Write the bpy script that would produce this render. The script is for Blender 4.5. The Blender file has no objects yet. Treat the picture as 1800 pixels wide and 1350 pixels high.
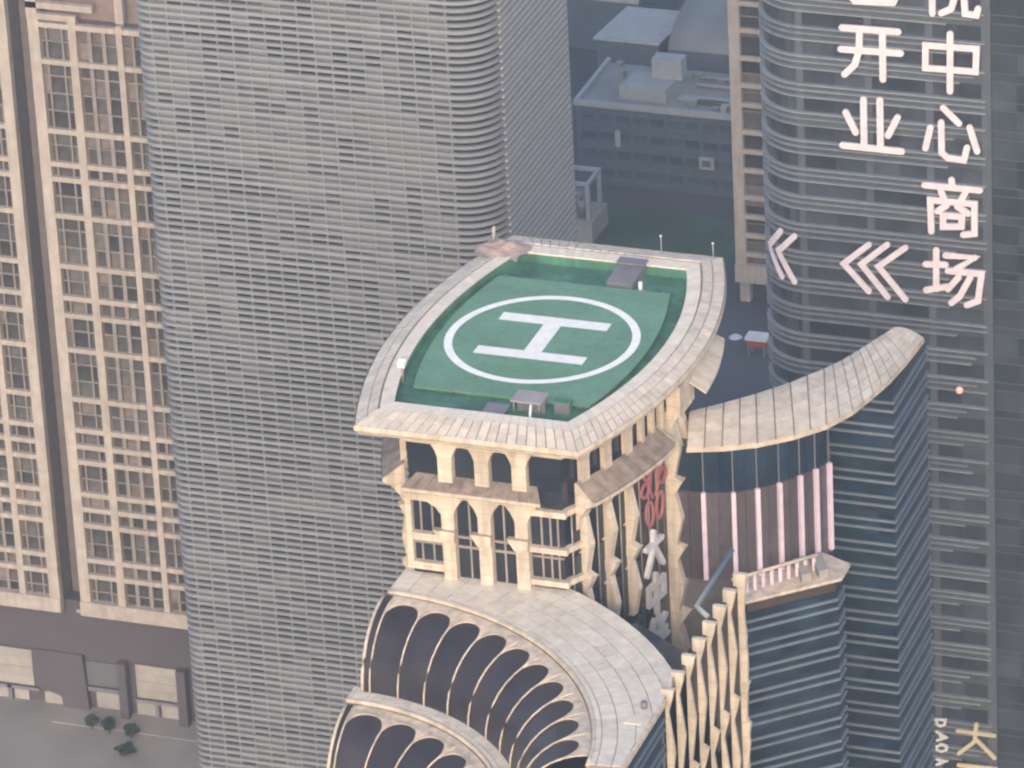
import bpy, math, random
from mathutils import Matrix, Vector
random.seed(7)
R = math.radians
SC = bpy.context.scene
COL = SC.collection

# ------------------------------------------------------------------ camera, sky, sun, exposure
cam = bpy.data.cameras.new('camera')
cam.sensor_width = 36.0
cam.lens = 200.0
cam.clip_start, cam.clip_end = 1.0, 12000.0
camo = bpy.data.objects.new('camera', cam)
COL.objects.link(camo)
camo.matrix_world = (Matrix.Translation((249.2, -679.69, 542.0)) @ Matrix.Rotation(R(20.5), 4, 'Z')
                     @ Matrix.Rotation(R(90 - 26.75), 4, 'X') @ Matrix.Rotation(R(-3.0), 4, 'Z'))
SC.camera = camo

SUN_AZ = Vector((0.30, -1.0, 0.0)).normalized()      # horizontal direction towards the sun
SUN_EL = R(26)
world = bpy.data.worlds.new('World')
SC.world = world
world.use_nodes = True
nt = world.node_tree
bg = nt.nodes['Background']
sky = nt.nodes.new('ShaderNodeTexSky')
sky.sky_type = 'NISHITA'
sky.sun_disc = False
sky.sun_elevation = SUN_EL
sky.sun_rotation = math.atan2(SUN_AZ.x, SUN_AZ.y)
sky.air_density = 1.0
sky.dust_density = 2.2
sky.ozone_density = 1.0
nt.links.new(sky.outputs[0], bg.inputs[0])
bg.inputs[1].default_value = 0.15

sun = bpy.data.lights.new('sun', 'SUN')
sun.energy = 0.85
sun.angle = R(7)
sun.color = (1.0, 0.71, 0.48)
suno = bpy.data.objects.new('sun', sun)
COL.objects.link(suno)
sdir = Vector((SUN_AZ.x * math.cos(SUN_EL), SUN_AZ.y * math.cos(SUN_EL), math.sin(SUN_EL)))
suno.rotation_euler = sdir.to_track_quat('Z', 'Y').to_euler()
suno.location = (-200, -400, 500)

SC.view_settings.view_transform = 'Standard'
SC.view_settings.look = 'None'
SC.view_settings.exposure = 1.17
SC.view_settings.gamma = 1.0
SC.render.engine = 'CYCLES'
SC.cycles.use_denoising = True
SC.cycles.max_bounces = 6
SC.cycles.volume_bounces = 0
SC.cycles.filter_width = 2.3

# ------------------------------------------------------------------ materials
MATS = {}
def mat(name, col, rough=0.7, metal=0.0, var=0.12, scale=0.6, rnd=0.10, bump=0.0, spec=0.5, emit=None, emit_s=0.0, dirt=0.0, joint=0.0):
    if name in MATS:
        return MATS[name]
    m = bpy.data.materials.new(name)
    m.use_nodes = True
    t = m.node_tree
    b = t.nodes['Principled BSDF']
    b.inputs['Roughness'].default_value = rough
    b.inputs['Metallic'].default_value = metal
    b.inputs['Specular IOR Level'].default_value = spec
    tc = t.nodes.new('ShaderNodeTexCoord')
    nz = t.nodes.new('ShaderNodeTexNoise')
    nz.inputs['Scale'].default_value = scale
    nz.inputs['Detail'].default_value = 5.0
    t.links.new(tc.outputs['Object'], nz.inputs['Vector'])
    mr = t.nodes.new('ShaderNodeMapRange')
    mr.inputs[1].default_value, mr.inputs[2].default_value = 0.3, 0.7
    mr.inputs[3].default_value, mr.inputs[4].default_value = 1 - var, 1 + var
    t.links.new(nz.outputs[0], mr.inputs[0])
    oi = t.nodes.new('ShaderNodeObjectInfo')
    mr2 = t.nodes.new('ShaderNodeMapRange')
    mr2.inputs[3].default_value, mr2.inputs[4].default_value = 1 - rnd, 1 + rnd
    t.links.new(oi.outputs['Random'], mr2.inputs[0])
    mul = t.nodes.new('ShaderNodeMath'); mul.operation = 'MULTIPLY'
    t.links.new(mr.outputs[0], mul.inputs[0]); t.links.new(mr2.outputs[0], mul.inputs[1])
    last = mul.outputs[0]
    if dirt:
        n2 = t.nodes.new('ShaderNodeTexNoise')
        n2.inputs['Scale'].default_value = 0.9
        n2.inputs['Detail'].default_value = 8.0
        mp = t.nodes.new('ShaderNodeMapping')
        mp.inputs['Scale'].default_value = (1.0, 1.0, 0.12)
        t.links.new(tc.outputs['Object'], mp.inputs['Vector']); t.links.new(mp.outputs[0], n2.inputs['Vector'])
        m3 = t.nodes.new('ShaderNodeMapRange')
        m3.inputs[1].default_value, m3.inputs[2].default_value = 0.42, 0.68
        m3.inputs[3].default_value, m3.inputs[4].default_value = 1.0, 1.0 - dirt
        t.links.new(n2.outputs[0], m3.inputs[0])
        mu = t.nodes.new('ShaderNodeMath'); mu.operation = 'MULTIPLY'
        t.links.new(last, mu.inputs[0]); t.links.new(m3.outputs[0], mu.inputs[1])
        last = mu.outputs[0]
    if joint:
        sx = t.nodes.new('ShaderNodeSeparateXYZ')
        t.links.new(tc.outputs['Object'], sx.inputs[0])
        md = t.nodes.new('ShaderNodeMath'); md.operation = 'PINGPONG'; md.inputs[1].default_value = joint / 2
        t.links.new(sx.outputs[2], md.inputs[0])
        lt = t.nodes.new('ShaderNodeMapRange')
        lt.inputs[1].default_value, lt.inputs[2].default_value = 0.03, 0.08
        lt.inputs[3].default_value, lt.inputs[4].default_value = 0.72, 1.0
        t.links.new(md.outputs[0], lt.inputs[0])
        mj = t.nodes.new('ShaderNodeMath'); mj.operation = 'MULTIPLY'
        t.links.new(last, mj.inputs[0]); t.links.new(lt.outputs[0], mj.inputs[1])
        last = mj.outputs[0]
    mx = t.nodes.new('ShaderNodeVectorMath'); mx.operation = 'SCALE'
    mx.inputs[0].default_value = col[:3]
    t.links.new(last, mx.inputs['Scale'])
    t.links.new(mx.outputs[0], b.inputs['Base Color'])
    if bump:
        bp = t.nodes.new('ShaderNodeBump')
        bp.inputs['Strength'].default_value = bump
        bp.inputs['Distance'].default_value = 0.2
        t.links.new(nz.outputs[0], bp.inputs['Height'])
        t.links.new(bp.outputs[0], b.inputs['Normal'])
    if emit:
        b.inputs['Emission Color'].default_value = (*emit, 1)
        b.inputs['Emission Strength'].default_value = emit_s
    MATS[name] = m
    return m

STONE = mat('cream_stone', (0.59, 0.50, 0.40), 0.75, dirt=0.30, rnd=0.05, joint=1.6)
FIN = mat('cream_fin_stone', (0.60, 0.52, 0.42), 0.75, dirt=0.28, rnd=0.06, joint=2.4)
TILE = mat('pale_roof_panel', (0.64, 0.56, 0.46), 0.6, var=0.10, rnd=0.10, dirt=0.12)
WINGT = mat('grey_cream_wing_panel', (0.50, 0.45, 0.39), 0.65, var=0.12, rnd=0.10, dirt=0.14)
COPE = mat('pale_coping_slab', (0.78, 0.68, 0.55), 0.6, var=0.07, rnd=0.06, dirt=0.10)
JOINT = mat('roof_joint', (0.24, 0.20, 0.17), 0.9)
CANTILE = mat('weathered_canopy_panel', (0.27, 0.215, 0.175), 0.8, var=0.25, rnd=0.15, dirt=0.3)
SHELLP = mat('shell_roof_panel', (0.68, 0.62, 0.53), 0.55, var=0.10, rnd=0.08, dirt=0.14)
PADG = mat('pad_green_paint', (0.135, 0.28, 0.178), 0.8, var=0.13, scale=0.16, rnd=0.0, dirt=0.18)
FLOORG = mat('deck_green_paint', (0.06, 0.185, 0.12), 0.85, var=0.35, scale=0.25, rnd=0.0, dirt=0.3)
WHITEP = mat('white_marking_paint', (0.84, 0.82, 0.76), 0.7, var=0.07, scale=0.8)
DGLASS = mat('dark_glass', (0.020, 0.024, 0.032), 0.12, var=0.35, scale=0.25, rnd=0.35)
PGLASS = mat('petal_glass', (0.032, 0.028, 0.034), 0.35, spec=0.22, var=0.25, scale=0.3, rnd=0.2)
BGLASS = mat('blue_glass', (0.016, 0.030, 0.048), 0.12, var=0.35, scale=0.15, rnd=0.30)
BLINE = mat('steel_band', (0.15, 0.185, 0.225), 0.5, metal=0.2)
MULL = mat('mullion_metal', (0.33, 0.29, 0.26), 0.5, metal=0.3)
GREYW = mat('grey_render', (0.13, 0.125, 0.125), 0.9, var=0.2)
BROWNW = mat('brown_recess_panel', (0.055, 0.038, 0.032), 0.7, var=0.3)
PURP = mat('plum_panel', (0.075, 0.062, 0.068), 0.45, var=0.2, rnd=0.2)
GLOWP = mat('pink_glow', (0.5, 0.42, 0.46), 0.5, emit=(1.0, 0.72, 0.88), emit_s=0.09)
LEDW = mat('white_led', (0.52, 0.47, 0.48), 0.5, emit=(1.0, 0.80, 0.84), emit_s=0.10, rnd=0.0, var=0.12, scale=0.8)
LEDR = mat('red_led', (0.34, 0.13, 0.13), 0.5, emit=(1.0, 0.2, 0.2), emit_s=0.025)
GLOWG = mat('gold_letter', (0.46, 0.40, 0.28), 0.5, emit=(1.0, 0.85, 0.5), emit_s=0.03)  # faint glow put into gold letters that are not lit
SIGNW = mat('white_letter', (0.55, 0.54, 0.53), 0.6)
GREYM = mat('grey_metal', (0.20, 0.19, 0.21), 0.5, metal=0.2)
WHITEM = mat('white_metal', (0.70, 0.70, 0.70), 0.5)
PINKF = mat('faded_orange_fabric', (0.36, 0.265, 0.235), 0.9)
RED = mat('red_paint', (0.35, 0.07, 0.05), 0.6)
FINM = mat('silver_fin', (0.245, 0.257, 0.272), 0.45, metal=0.0, var=0.06, rnd=0.10)
GRIDS = mat('beige_frame', (0.43, 0.38, 0.335), 0.8, dirt=0.2, rnd=0.06)
GRIDM = mat('beige_mullion', (0.24, 0.215, 0.20), 0.7, rnd=0.1)
PANE1 = mat('pane_dark', (0.062, 0.060, 0.060), 0.2, rnd=0.4, var=0.4, scale=0.5)
PANE2 = mat('pane_blind', (0.15, 0.128, 0.115), 0.45, rnd=0.35, var=0.3, scale=0.7)
PANE3 = mat('pane_grey', (0.092, 0.09, 0.088), 0.3, rnd=0.35, var=0.3, scale=0.6)
RECESS = mat('recess_grey', (0.14, 0.125, 0.125), 0.9, var=0.15)
SGLASS = mat('sign_tower_glass', (0.044, 0.053, 0.064), 0.14, rnd=0.30, var=0.25, scale=0.2)
SPAND = mat('sign_tower_spandrel', (0.066, 0.076, 0.088), 0.4, rnd=0.12)
SHADE = mat('sunshade_metal', (0.24, 0.265, 0.295), 0.45, metal=0.2, rnd=0.12)
PILAS = mat('pilaster_panel', (0.072, 0.085, 0.10), 0.5, rnd=0.08)
ASPH = mat('asphalt', (0.055, 0.056, 0.06), 0.9, var=0.3, scale=0.03)
PLAZA = mat('plaza_paving', (0.26, 0.24, 0.22), 0.9, var=0.15, scale=0.1)
LAWN = mat('lawn_green', (0.05, 0.085, 0.05), 0.95, var=0.35, scale=0.06)
BLOCK = mat('blue_grey_cladding', (0.075, 0.10, 0.125), 0.4, var=0.15, rnd=0.12)
ROOFG = mat('roof_membrane', (0.17, 0.18, 0.18), 0.9, var=0.25, scale=0.1)
PARAP = mat('pale_parapet', (0.27, 0.29, 0.30), 0.8)
PALEW = mat('pale_wall', (0.33, 0.31, 0.285), 0.8, rnd=0.08)
VIOLET = mat('violet_grey_wall', (0.088, 0.076, 0.086), 0.8, var=0.08, scale=0.1)
BARK = mat('bark', (0.09, 0.06, 0.04), 0.95)
LEAF = mat('leaf', (0.05, 0.068, 0.045), 0.9, var=0.4, scale=1.0, rnd=0.25)

# ------------------------------------------------------------------ mesh helpers
def link(o, parent=None):
    COL.objects.link(o)
    if parent is not None:
        o.parent = parent
    return o

def mesh_obj(name, verts, faces, m, parent=None, smooth=False):
    me = bpy.data.meshes.new(name)
    me.from_pydata(verts, [], faces)
    me.materials.append(m)
    if smooth:
        for p in me.polygons:
            p.use_smooth = True
    me.validate()
    return link(bpy.data.objects.new(name, me), parent)

BF = [(0, 3, 2, 1), (4, 5, 6, 7), (0, 1, 5, 4), (1, 2, 6, 5), (2, 3, 7, 6), (3, 0, 4, 7)]
def hexa(name, p8, m, parent=None):
    """eight corners: bottom ring then top ring, both counter-clockwise from above"""
    return mesh_obj(name, p8, BF, m, parent)

def box(name, x0, x1, y0, y1, z0, z1, m, parent=None):
    return hexa(name, [(x0, y0, z0), (x1, y0, z0), (x1, y1, z0), (x0, y1, z0),
                       (x0, y0, z1), (x1, y0, z1), (x1, y1, z1), (x0, y1, z1)], m, parent)

BOXM = {}
def unit_box(name, cx, cy, cz, sx, sy, sz, m, parent=None):
    """box that shares mesh data between pieces of one size"""
    key = (round(sx, 3), round(sy, 3), round(sz, 3), m.name)
    if key not in BOXM:
        me = bpy.data.meshes.new(name)
        a, b, c = sx / 2, sy / 2, sz / 2
        me.from_pydata([(-a, -b, -c), (a, -b, -c), (a, b, -c), (-a, b, -c), (-a, -b, c), (a, -b, c), (a, b, c), (-a, b, c)], [], BF)
        me.materials.append(m)
        BOXM[key] = me
    o = bpy.data.objects.new(name, BOXM[key])
    o.location = (cx, cy, cz)
    return link(o, parent)

def prism(name, poly, z0, z1, m, parent=None, smooth=False):
    n = len(poly)
    v = [(x, y, z0) for x, y in poly] + [(x, y, z1) for x, y in poly]
    f = [tuple(range(n - 1, -1, -1)), tuple(range(n, 2 * n))] + [(i, (i + 1) % n, n + (i + 1) % n, n + i) for i in range(n)]
    return mesh_obj(name, v, f, m, parent, smooth)

def plate(name, poly, o, a, b, t, m, parent=None):
    """polygon (s, z) in a vertical plane through o with horizontal axis a, thickened along b by t (centred when t is a pair)"""
    t0, t1 = t if isinstance(t, tuple) else (0, t)
    n = len(poly)
    def P(s, z, q):
        return (o[0] + a[0] * s + b[0] * q, o[1] + a[1] * s + b[1] * q, z)
    v = [P(s, z, t0) for s, z in poly] + [P(s, z, t1) for s, z in poly]
    f = [tuple(range(n)), tuple(range(2 * n - 1, n - 1, -1))] + [((i + 1) % n, i, n + i, n + (i + 1) % n) for i in range(n)]
    return mesh_obj(name, v, f, m, parent)

def tube(name, pts, r, m, parent=None, seg=6):
    pts = [Vector(p) for p in pts]
    v, f = [], []
    closed = (pts[0] - pts[-1]).length < 1e-4
    if closed:
        pts = pts[:-1]
    n = len(pts)
    for i, p in enumerate(pts):
        d = (pts[(i + 1) % n] - pts[i - 1]) if closed else (pts[min(i + 1, n - 1)] - pts[max(i - 1, 0)])
        d.normalize()
        up = Vector((0, 0, 1)) if abs(d.z) < 0.9 else Vector((0, 1, 0))
        s = d.cross(up).normalized(); w = s.cross(d)
        for k in range(seg):
            a = 2 * math.pi * k / seg
            v.append(p + (s * math.cos(a) + w * math.sin(a)) * r)
    last = n if closed else n - 1
    for i in range(last):
        for k in range(seg):
            j = (i + 1) % n
            f.append((i * seg + k, i * seg + (k + 1) % seg, j * seg + (k + 1) % seg, j * seg + k))
    if not closed:
        f += [tuple(range(seg - 1, -1, -1)), tuple((n - 1) * seg + k for k in range(seg))]
    return mesh_obj(name, v, f, m, parent, True)

def strip(name, A, B, m, parent=None, thick=0.0, smooth=False):
    """ruled strip between polylines A and B, thickened downwards"""
    n = len(A)
    if not thick:
        return mesh_obj(name, list(A) + list(B), [(i, i + 1, n + i + 1, n + i) for i in range(n - 1)], m, parent, smooth)
    v = list(A) + list(B) + [(x, y, z - thick) for x, y, z in A] + [(x, y, z - thick) for x, y, z in B]
    f = []
    for i in range(n - 1):
        f += [(i, i + 1, n + i + 1, n + i), (2 * n + i, 3 * n + i, 3 * n + i + 1, 2 * n + i + 1),
              (i, 2 * n + i, 2 * n + i + 1, i + 1), (n + i, n + i + 1, 3 * n + i + 1, 3 * n + i)]
    f += [(0, n, 3 * n, 2 * n), (n - 1, 3 * n - 1, 4 * n - 1, 2 * n - 1)]
    return mesh_obj(name, v, f, m, parent, smooth)

def thing(name, label, cat, loc=(0, 0, 0), group=None):
    o = bpy.data.objects.new(name, None)
    o.empty_display_size = 1.0
    o.location = (0, 0, 0)
    tag(o, label, cat, group)
    return link(o)

def tag(o, label, cat, group=None):
    o['label'] = label
    o['category'] = cat
    if group:
        o['group'] = group
    return o

def struct(o):
    o['kind'] = 'structure'
    return o

def stroke_mesh(name, strokes, w, place, m, parent=None, depth=0.35):
    """strokes: polylines (s, z); place(s, z, d) -> point in space; one mesh for one character"""
    v, f = [], []
    base_depth = depth
    for si, st in enumerate(strokes):
        depth = base_depth + 0.02 * si
        n = len(st)
        closed = st[0] == st[-1]
        pts = st
        L, Rr = [], []
        for i in range(n):
            a = pts[i - 1] if i else (pts[-2] if closed else None)
            b = pts[i + 1] if i < n - 1 else (pts[1] if closed else None)
            p = pts[i]
            ds = []
            if a: ds.append(Vector((p[0] - a[0], p[1] - a[1])).normalized())
            if b: ds.append(Vector((b[0] - p[0], b[1] - p[1])).normalized())
            if len(ds) == 2:
                t = (ds[0] + ds[1]); t = t.normalized() if t.length > 1e-4 else ds[0]
                nn = Vector((-t.y, t.x)); k = 1.0 / max(0.5, nn.dot(Vector((-ds[0].y, ds[0].x))))
                q = Vector(p)
            else:
                t = ds[0]; nn = Vector((-t.y, t.x)); k = 1.0
                q = Vector(p)
            L.append(q + nn * w / 2 * k); Rr.append(q - nn * w / 2 * k)
        for i in range(n):
            b0 = len(v)
            for dd in (0.004, depth - 0.004):
                for q in range(8):
                    an = math.pi / 4 * q + 0.39
                    v.append(place(pts[i][0] + w * 0.5 * math.cos(an), pts[i][1] + w * 0.5 * math.sin(an), dd))
            f += [tuple(b0 + q for q in range(7, -1, -1)), tuple(b0 + 8 + q for q in range(8))]
            f += [(b0 + q, b0 + (q + 1) % 8, b0 + 8 + (q + 1) % 8, b0 + 8 + q) for q in range(8)]
        for i in range(n - 1):
            # subdivide so that the ribbon can follow a curved wall
            b0 = len(v)
            for (c) in (L[i], L[i + 1], Rr[i + 1], Rr[i]):
                v.append(place(c.x, c.y, 0))
            for (c) in (L[i], L[i + 1], Rr[i + 1], Rr[i]):
                v.append(place(c.x, c.y, depth))
            f += [(b0 + q[0], b0 + q[1], b0 + q[2], b0 + q[3]) for q in BF]
    return mesh_obj(name, v, f, m, parent)

# ================================================================== THE GROUND
g = box('ground', -1500, 1500, -700, 2000, -0.5, 0.0, ASPH)
struct(g)
g = box('plaza_pavement', -260, -120, 150, 230, 0.004, 0.12, PLAZA); struct(g)
g = box('lawn', -190, -95, 392, 416, 0.004, 0.10, LAWN); struct(g)
g = box('road', -300, -100, 118, 147, 0.004, 0.012, ASPH); struct(g)
for i in range(14):
    unit_box('road_marking', -290 + i * 12, 132.5, 0.018, 5, 0.25, 0.008, WHITEP, g)

# ================================================================== THE HELIPAD TOWER
T = thing('helipad_tower', 'cream stone tower crowned by a green rooftop helipad with a white H', 'tower')
CX = 0.8
VO, VI = 31.5, 25.0
def WO(v): return 22.4 - 6.2 * (v / VO) ** 2
def WI(v): return 17.2 - 4.5 * (v / VI) ** 2

NS, NE = 46, 22
def rim_pt(k, f):
    """k runs round the rim 0..2*(NS+NE); f 0 = outer edge, 1 = inner edge"""
    k = k % (2 * (NS + NE))
    def cc(t): return 0.75 + 0.6 * t - 0.55 * t * t
    def side(t, sg):
        return Vector((cc(t) + sg * WO(VO * t), VO * t)), Vector((cc(t) + sg * WI(VI * t), VI * t))
    def end(s, sg):
        return Vector((cc(sg) + s * WO(VO), sg * VO)), Vector((cc(sg) + s * WI(VI), sg * VI))
    if k <= NE: o, i = end(-1 + 2 * k / NE, -1)
    elif k <= NE + NS: o, i = side(-1 + 2 * (k - NE) / NS, 1)
    elif k <= 2 * NE + NS: o, i = end(1 - 2 * (k - NE - NS) / NE, 1)
    else: o, i = side(1 - 2 * (k - 2 * NE - NS) / NS, -1)
    return o.lerp(i, f)
KN = 2 * (NS + NE)

rim = T
# solid body of the rim under the panels
v, f = [], []
for k in range(KN):
    for ff, z in ((0.015, 183.75), (0.58, 184.72), (0.62, 184.62), (0.985, 184.62), (0.985, 182.6), (0.015, 182.9)):
        p = rim_pt(k, ff); v.append((p.x, p.y, z))
for k in range(KN):
    j = (k + 1) % KN
    for q in range(6):
        f.append((k * 6 + q, j * 6 + q, j * 6 + (q + 1) % 6, k * 6 + (q + 1) % 6))
RB = mesh_obj('roof_rim', v, f, JOINT, T)
def quad_panel(name, k0, k1, f0, f1, z0, z1, th, m, parent, gk=0.05, gf=0.006):
    a0, a1 = k0 + gk, k1 - gk
    ps = [(a0, f0 + gf, z0), (a1, f0 + gf, z0), (a1, f1 - gf, z1), (a0, f1 - gf, z1)]
    P = [(*rim_pt2(k, ff), z) for k, ff, z in ps]
    return hexa(name, [(x, y, z - th) for x, y, z in P] + P, m, parent)
def rim_pt2(k, ff):
    a = math.floor(k); p = rim_pt(a, ff); q = rim_pt(a + 1, ff); t = k - a
    r = p.lerp(q, t); return (r.x, r.y)
for k in range(KN):
    zj = random.uniform(-0.03, 0.03)
    quad_panel('eave_panel', k, k + 1, 0.0, 0.30, 183.95 + zj, 184.45 + zj, 0.22, TILE, RB)
    quad_panel('eave_panel', k, k + 1, 0.31, 0.58, 184.52 + zj, 184.95 + zj, 0.22, TILE, RB)
for k in range(0, KN, 2):
    quad_panel('coping_slab', k, k + 1, 0.62, 1.0, 184.80, 184.85, 0.25, COPE, RB, gk=0.015)
    quad_panel('coping_slab', k + 1, k + 2, 0.62, 1.0, 184.80, 184.85, 0.25, COPE, RB, gk=0.015)
# fascia and coved soffit down to the crown wall
def WC(v): return 18.6 - 7.2 * (v / 28.5) ** 2
VC = 28.5
def crown_pt(k, off=0.0):
    k = k % KN
    if k <= NE: return Vector((CX + (-1 + 2 * k / NE) * (WC(VC) + off), -VC - off))
    if k <= NE + NS:
        y = VC * (-1 + 2 * (k - NE) / NS); s = 1 + off / VC; return Vector((CX + WC(y) + off, y * s))
    if k <= 2 * NE + NS: return Vector((CX + (1 - 2 * (k - NE - NS) / NE) * (WC(VC) + off), VC + off))
    y = VC * (1 - 2 * (k - 2 * NE - NS) / NS); s = 1 + off / VC
    return Vector((CX - WC(y) - off, y * s))
def ring_loop(fn_list, name, m, parent, smooth=False):
    v, f = [], []
    n = len(fn_list)
    for k in range(KN):
        for fn in fn_list:
            v.append(fn(k))
    for k in range(KN):
        j = (k + 1) % KN
        for q in range(n - 1):
            f.append((k * n + q, j * n + q, j * n + q + 1, k * n + q + 1))
    return mesh_obj(name, v, f, m, parent, smooth)
def rp(ff, z): return lambda k: (*rim_pt(k, ff), z)
def cp(off, z): return lambda k: (*crown_pt(k, off), z)
ring_loop([rp(-0.02, 183.98), rp(-0.04, 183.5), rp(-0.04, 183.2), rp(0.02, 183.12), rp(0.05, 182.55)], 'fascia', STONE, T)
ring_loop([rp(0.05, 182.55), rp(0.16, 182.25), cp(1.2, 181.95), cp(0.45, 181.5), cp(0.3, 180.9), cp(-0.5, 180.9)], 'soffit', STONE, T)
# deck inside the rim, and the raised landing pad
inner = [rim_pt(k, 0.98) for k in range(KN)]
D = prism('roof_deck', [(p.x, p.y) for p in inner], 182.4, 183.2, FLOORG, T)
ring_loop([rp(0.975, 184.6), rp(0.99, 184.55), rp(0.99, 183.0)], 'parapet_lining', FLOORG, T)
pad = []
for i in range(25):
    t = -1 + i / 12
    pad.append((0.2 + 15.5 - 2.5 * t * t, 18.3 * t))
for i in range(25):
    t = 1 - i / 12
    pad.append((0.2 - 15.3 + 2.3 * t * t, 18.3 * t))
PADO = prism('landing_pad', pad, 183.75, 184.0, PADG, T)
prism('pad_plinth', [(0.2 + (x - 0.2) * 0.95, y * 0.965) for x, y in pad], 183.2, 183.74, FLOORG, T)
n = 96
mesh_obj('landing_circle', [(12.8 * math.cos(2 * math.pi * i / n), 12.8 * math.sin(2 * math.pi * i / n), 184.006) for i in range(n)]
         + [(14.0 * math.cos(2 * math.pi * i / n), 14.0 * math.sin(2 * math.pi * i / n), 184.006) for i in range(n)],
         [(i, (i + 1) % n, n + (i + 1) % n, n + i) for i in range(n)], WHITEP, PADO)
H = [(-8.2, 4.55), (-1.35, 4.55), (-1.35, -4.0), (-8.2, -4.0), (-8.2, -6.4), (8.1, -6.4), (8.1, -4.0), (1.25, -4.0), (1.25, 4.55), (8.1, 4.55), (8.1, 7.0), (-8.2, 7.0)]
mesh_obj('landing_letter', [(x, y, 184.007) for x, y in H], [(0, 1, 8, 9, 10, 11), (3, 4, 5, 6, 7, 2), (1, 2, 7, 8)], WHITEP, PADO)
# drains and expansion seams on the deck
for k in range(6):
    unit_box('pad_lamp', -12 + k * 4.8, -18.55, 183.86, 0.35, 0.25, 0.2, GREYM, PADO)
    unit_box('pad_lamp', -12 + k * 4.8, 18.6, 183.86, 0.35, 0.25, 0.2, GREYM, PADO)

# crown wall: dark glass body, with panes, columns and arches proud of it
body = [crown_pt(k, -0.55) for k in range(KN)]
prism('crown_body', [(p.x, p.y) for p in body], 96.0, 181.6, DGLASS, T)

def front_plate(name, poly, y0, y1, m):
    return plate(name, poly, (0, 0), (1, 0), (0, -1), (-y1, -y0), m, T)   # poly in (x, z), between y0 < y1 (towards camera = smaller y)
def fbox(name, x0, x1, z0, z1, y0, y1, m):
    return box(name, x0, x1, y0, y1, z0, z1, m, T)
COLX = [-4.55, 0.85, 6.3]
XL, XR = CX - WC(VC), CX + WC(VC)
# panes of the front, a sheet of glass in each bay and storey
for (a, b) in ((XL + 0.15, -5.6), (-3.5, -0.2), (1.9, 5.2), (7.4, XR - 0.15)):
    for (z0, z1) in ((175.6, 181.2), (171.9, 175.4), (166.6, 171.7), (161.6, 166.0), (157.5, 161.2)):
        fbox('pane', a, b, z0, z1, -28.10, -27.98, DGLASS)
# columns, two storeys, flaring at the head
for x in COLX:
    w = 1.05
    front_plate('column', [(x - w, 175.3), (x + w, 175.3), (x + w, 179.3), (x + w + 0.35, 180.3), (x + w + 1.0, 181.3), (x - w - 1.0, 181.3), (x - w - 0.35, 180.3), (x - w, 179.3)], -29.3, -28.0, STONE)
    w = 0.95
    front_plate('column', [(x - w, 158.0), (x + w, 158.0), (x + w, 170.6), (x + w + 0.5, 171.8), (x + w + 1.5, 173.2), (x - w - 1.5, 173.2), (x - w - 0.5, 171.8), (x - w, 170.6)], -29.4, -28.0, STONE)
    front_plate('capital', [(x - w - 1.1, 168.0), (x - w, 166.2), (x + w, 166.2), (x + w + 0.15, 168.0)], -30.0, -29.0, STONE)
for a, b in zip(COLX[:-1], COLX[1:]):
    m_ = (a + b) / 2
    front_plate('arch', [(a + 1.4, 181.25), (a + 1.4, 180.55), (m_ - 0.9, 181.0), (m_, 181.1), (m_ + 0.9, 181.0), (b - 1.4, 180.55), (b - 1.4, 181.25)], -29.25, -28.05, STONE)
    front_plate('arch', [(a + 2.0, 173.15), (a + 1.9, 172.2), (m_ - 0.6, 172.9), (m_ + 0.1, 173.0), (m_ + 0.7, 172.85), (b - 1.9, 172.2), (b - 2.0, 173.15)], -29.35, -28.05, STONE)
front_plate('arch', [(XL, 173.1), (XL, 172.1), (-7.5, 172.0), (-6.3, 171.3), (-5.6, 170.3), (-5.3, 173.1)], -29.3, -28.05, STONE)
fbox('eave_beam', XL, XR + 0.4, 181.32, 181.9, -29.2, -28.05, STONE)
# front canopy over the lower storey
CAN = []
x0, x1, X0, X1 = XL + 1.4, 8.6, XL + 0.1, 9.9
nb = 12
for i in range(nb):
    a, b = i / nb, (i + 1) / nb - 0.006
    A0, A1 = x0 + (x1 - x0) * a, x0 + (x1 - x0) * b
    B0, B1 = X0 + (X1 - X0) * a, X0 + (X1 - X0) * b
    P = [(B0, -30.9, 174.8), (B1, -30.9, 174.8), (A1, -28.2, 175.9), (A0, -28.2, 175.9)]
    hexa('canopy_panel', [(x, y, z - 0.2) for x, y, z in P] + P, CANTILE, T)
hexa('canopy_edge', [(X0, -31.0, 174.2), (X1, -31.0, 174.2), (x1, -28.3, 172.9), (x0, -28.3, 172.9), (X0, -31.0, 174.59), (X1, -31.0, 174.59), (x1, -28.3, 175.68), (x0, -28.3, 175.68)], STONE, T)
# cream bands of the corner bay and the bay at the other end, wrapped round the corner
for z, t in ((172.1, 0.9), (166.3, 0.8), (161.2, 0.9)):
    fbox('band', 7.25, XR + 0.55, z - t / 2, z + t / 2, -29.0, -28.0, STONE)
    hexa('band', [(XR - 0.4, -27.98, z - t / 2), (XR + 0.55, -28.0, z - t / 2), (CX + WC(25.4) + 0.6, -25.4, z - t / 2), (CX + WC(25.4) - 0.4, -25.2, z - t / 2),
                  (XR - 0.4, -27.98, z + t / 2), (XR + 0.55, -28.0, z + t / 2), (CX + WC(25.4) + 0.6, -25.4, z + t / 2), (CX + WC(25.4) - 0.4, -25.2, z + t / 2)], STONE, T)
for z, t in ((166.2, 1.1), (161.6, 1.1)):
    fbox('band', XL - 0.3, -5.5, z - t / 2, z + t / 2, -29.1, -28.0, STONE)
fbox('corner_post', XL - 0.35, XL + 0.55, 161.0, 173.0, -29.0, -28.0, STONE)
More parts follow.
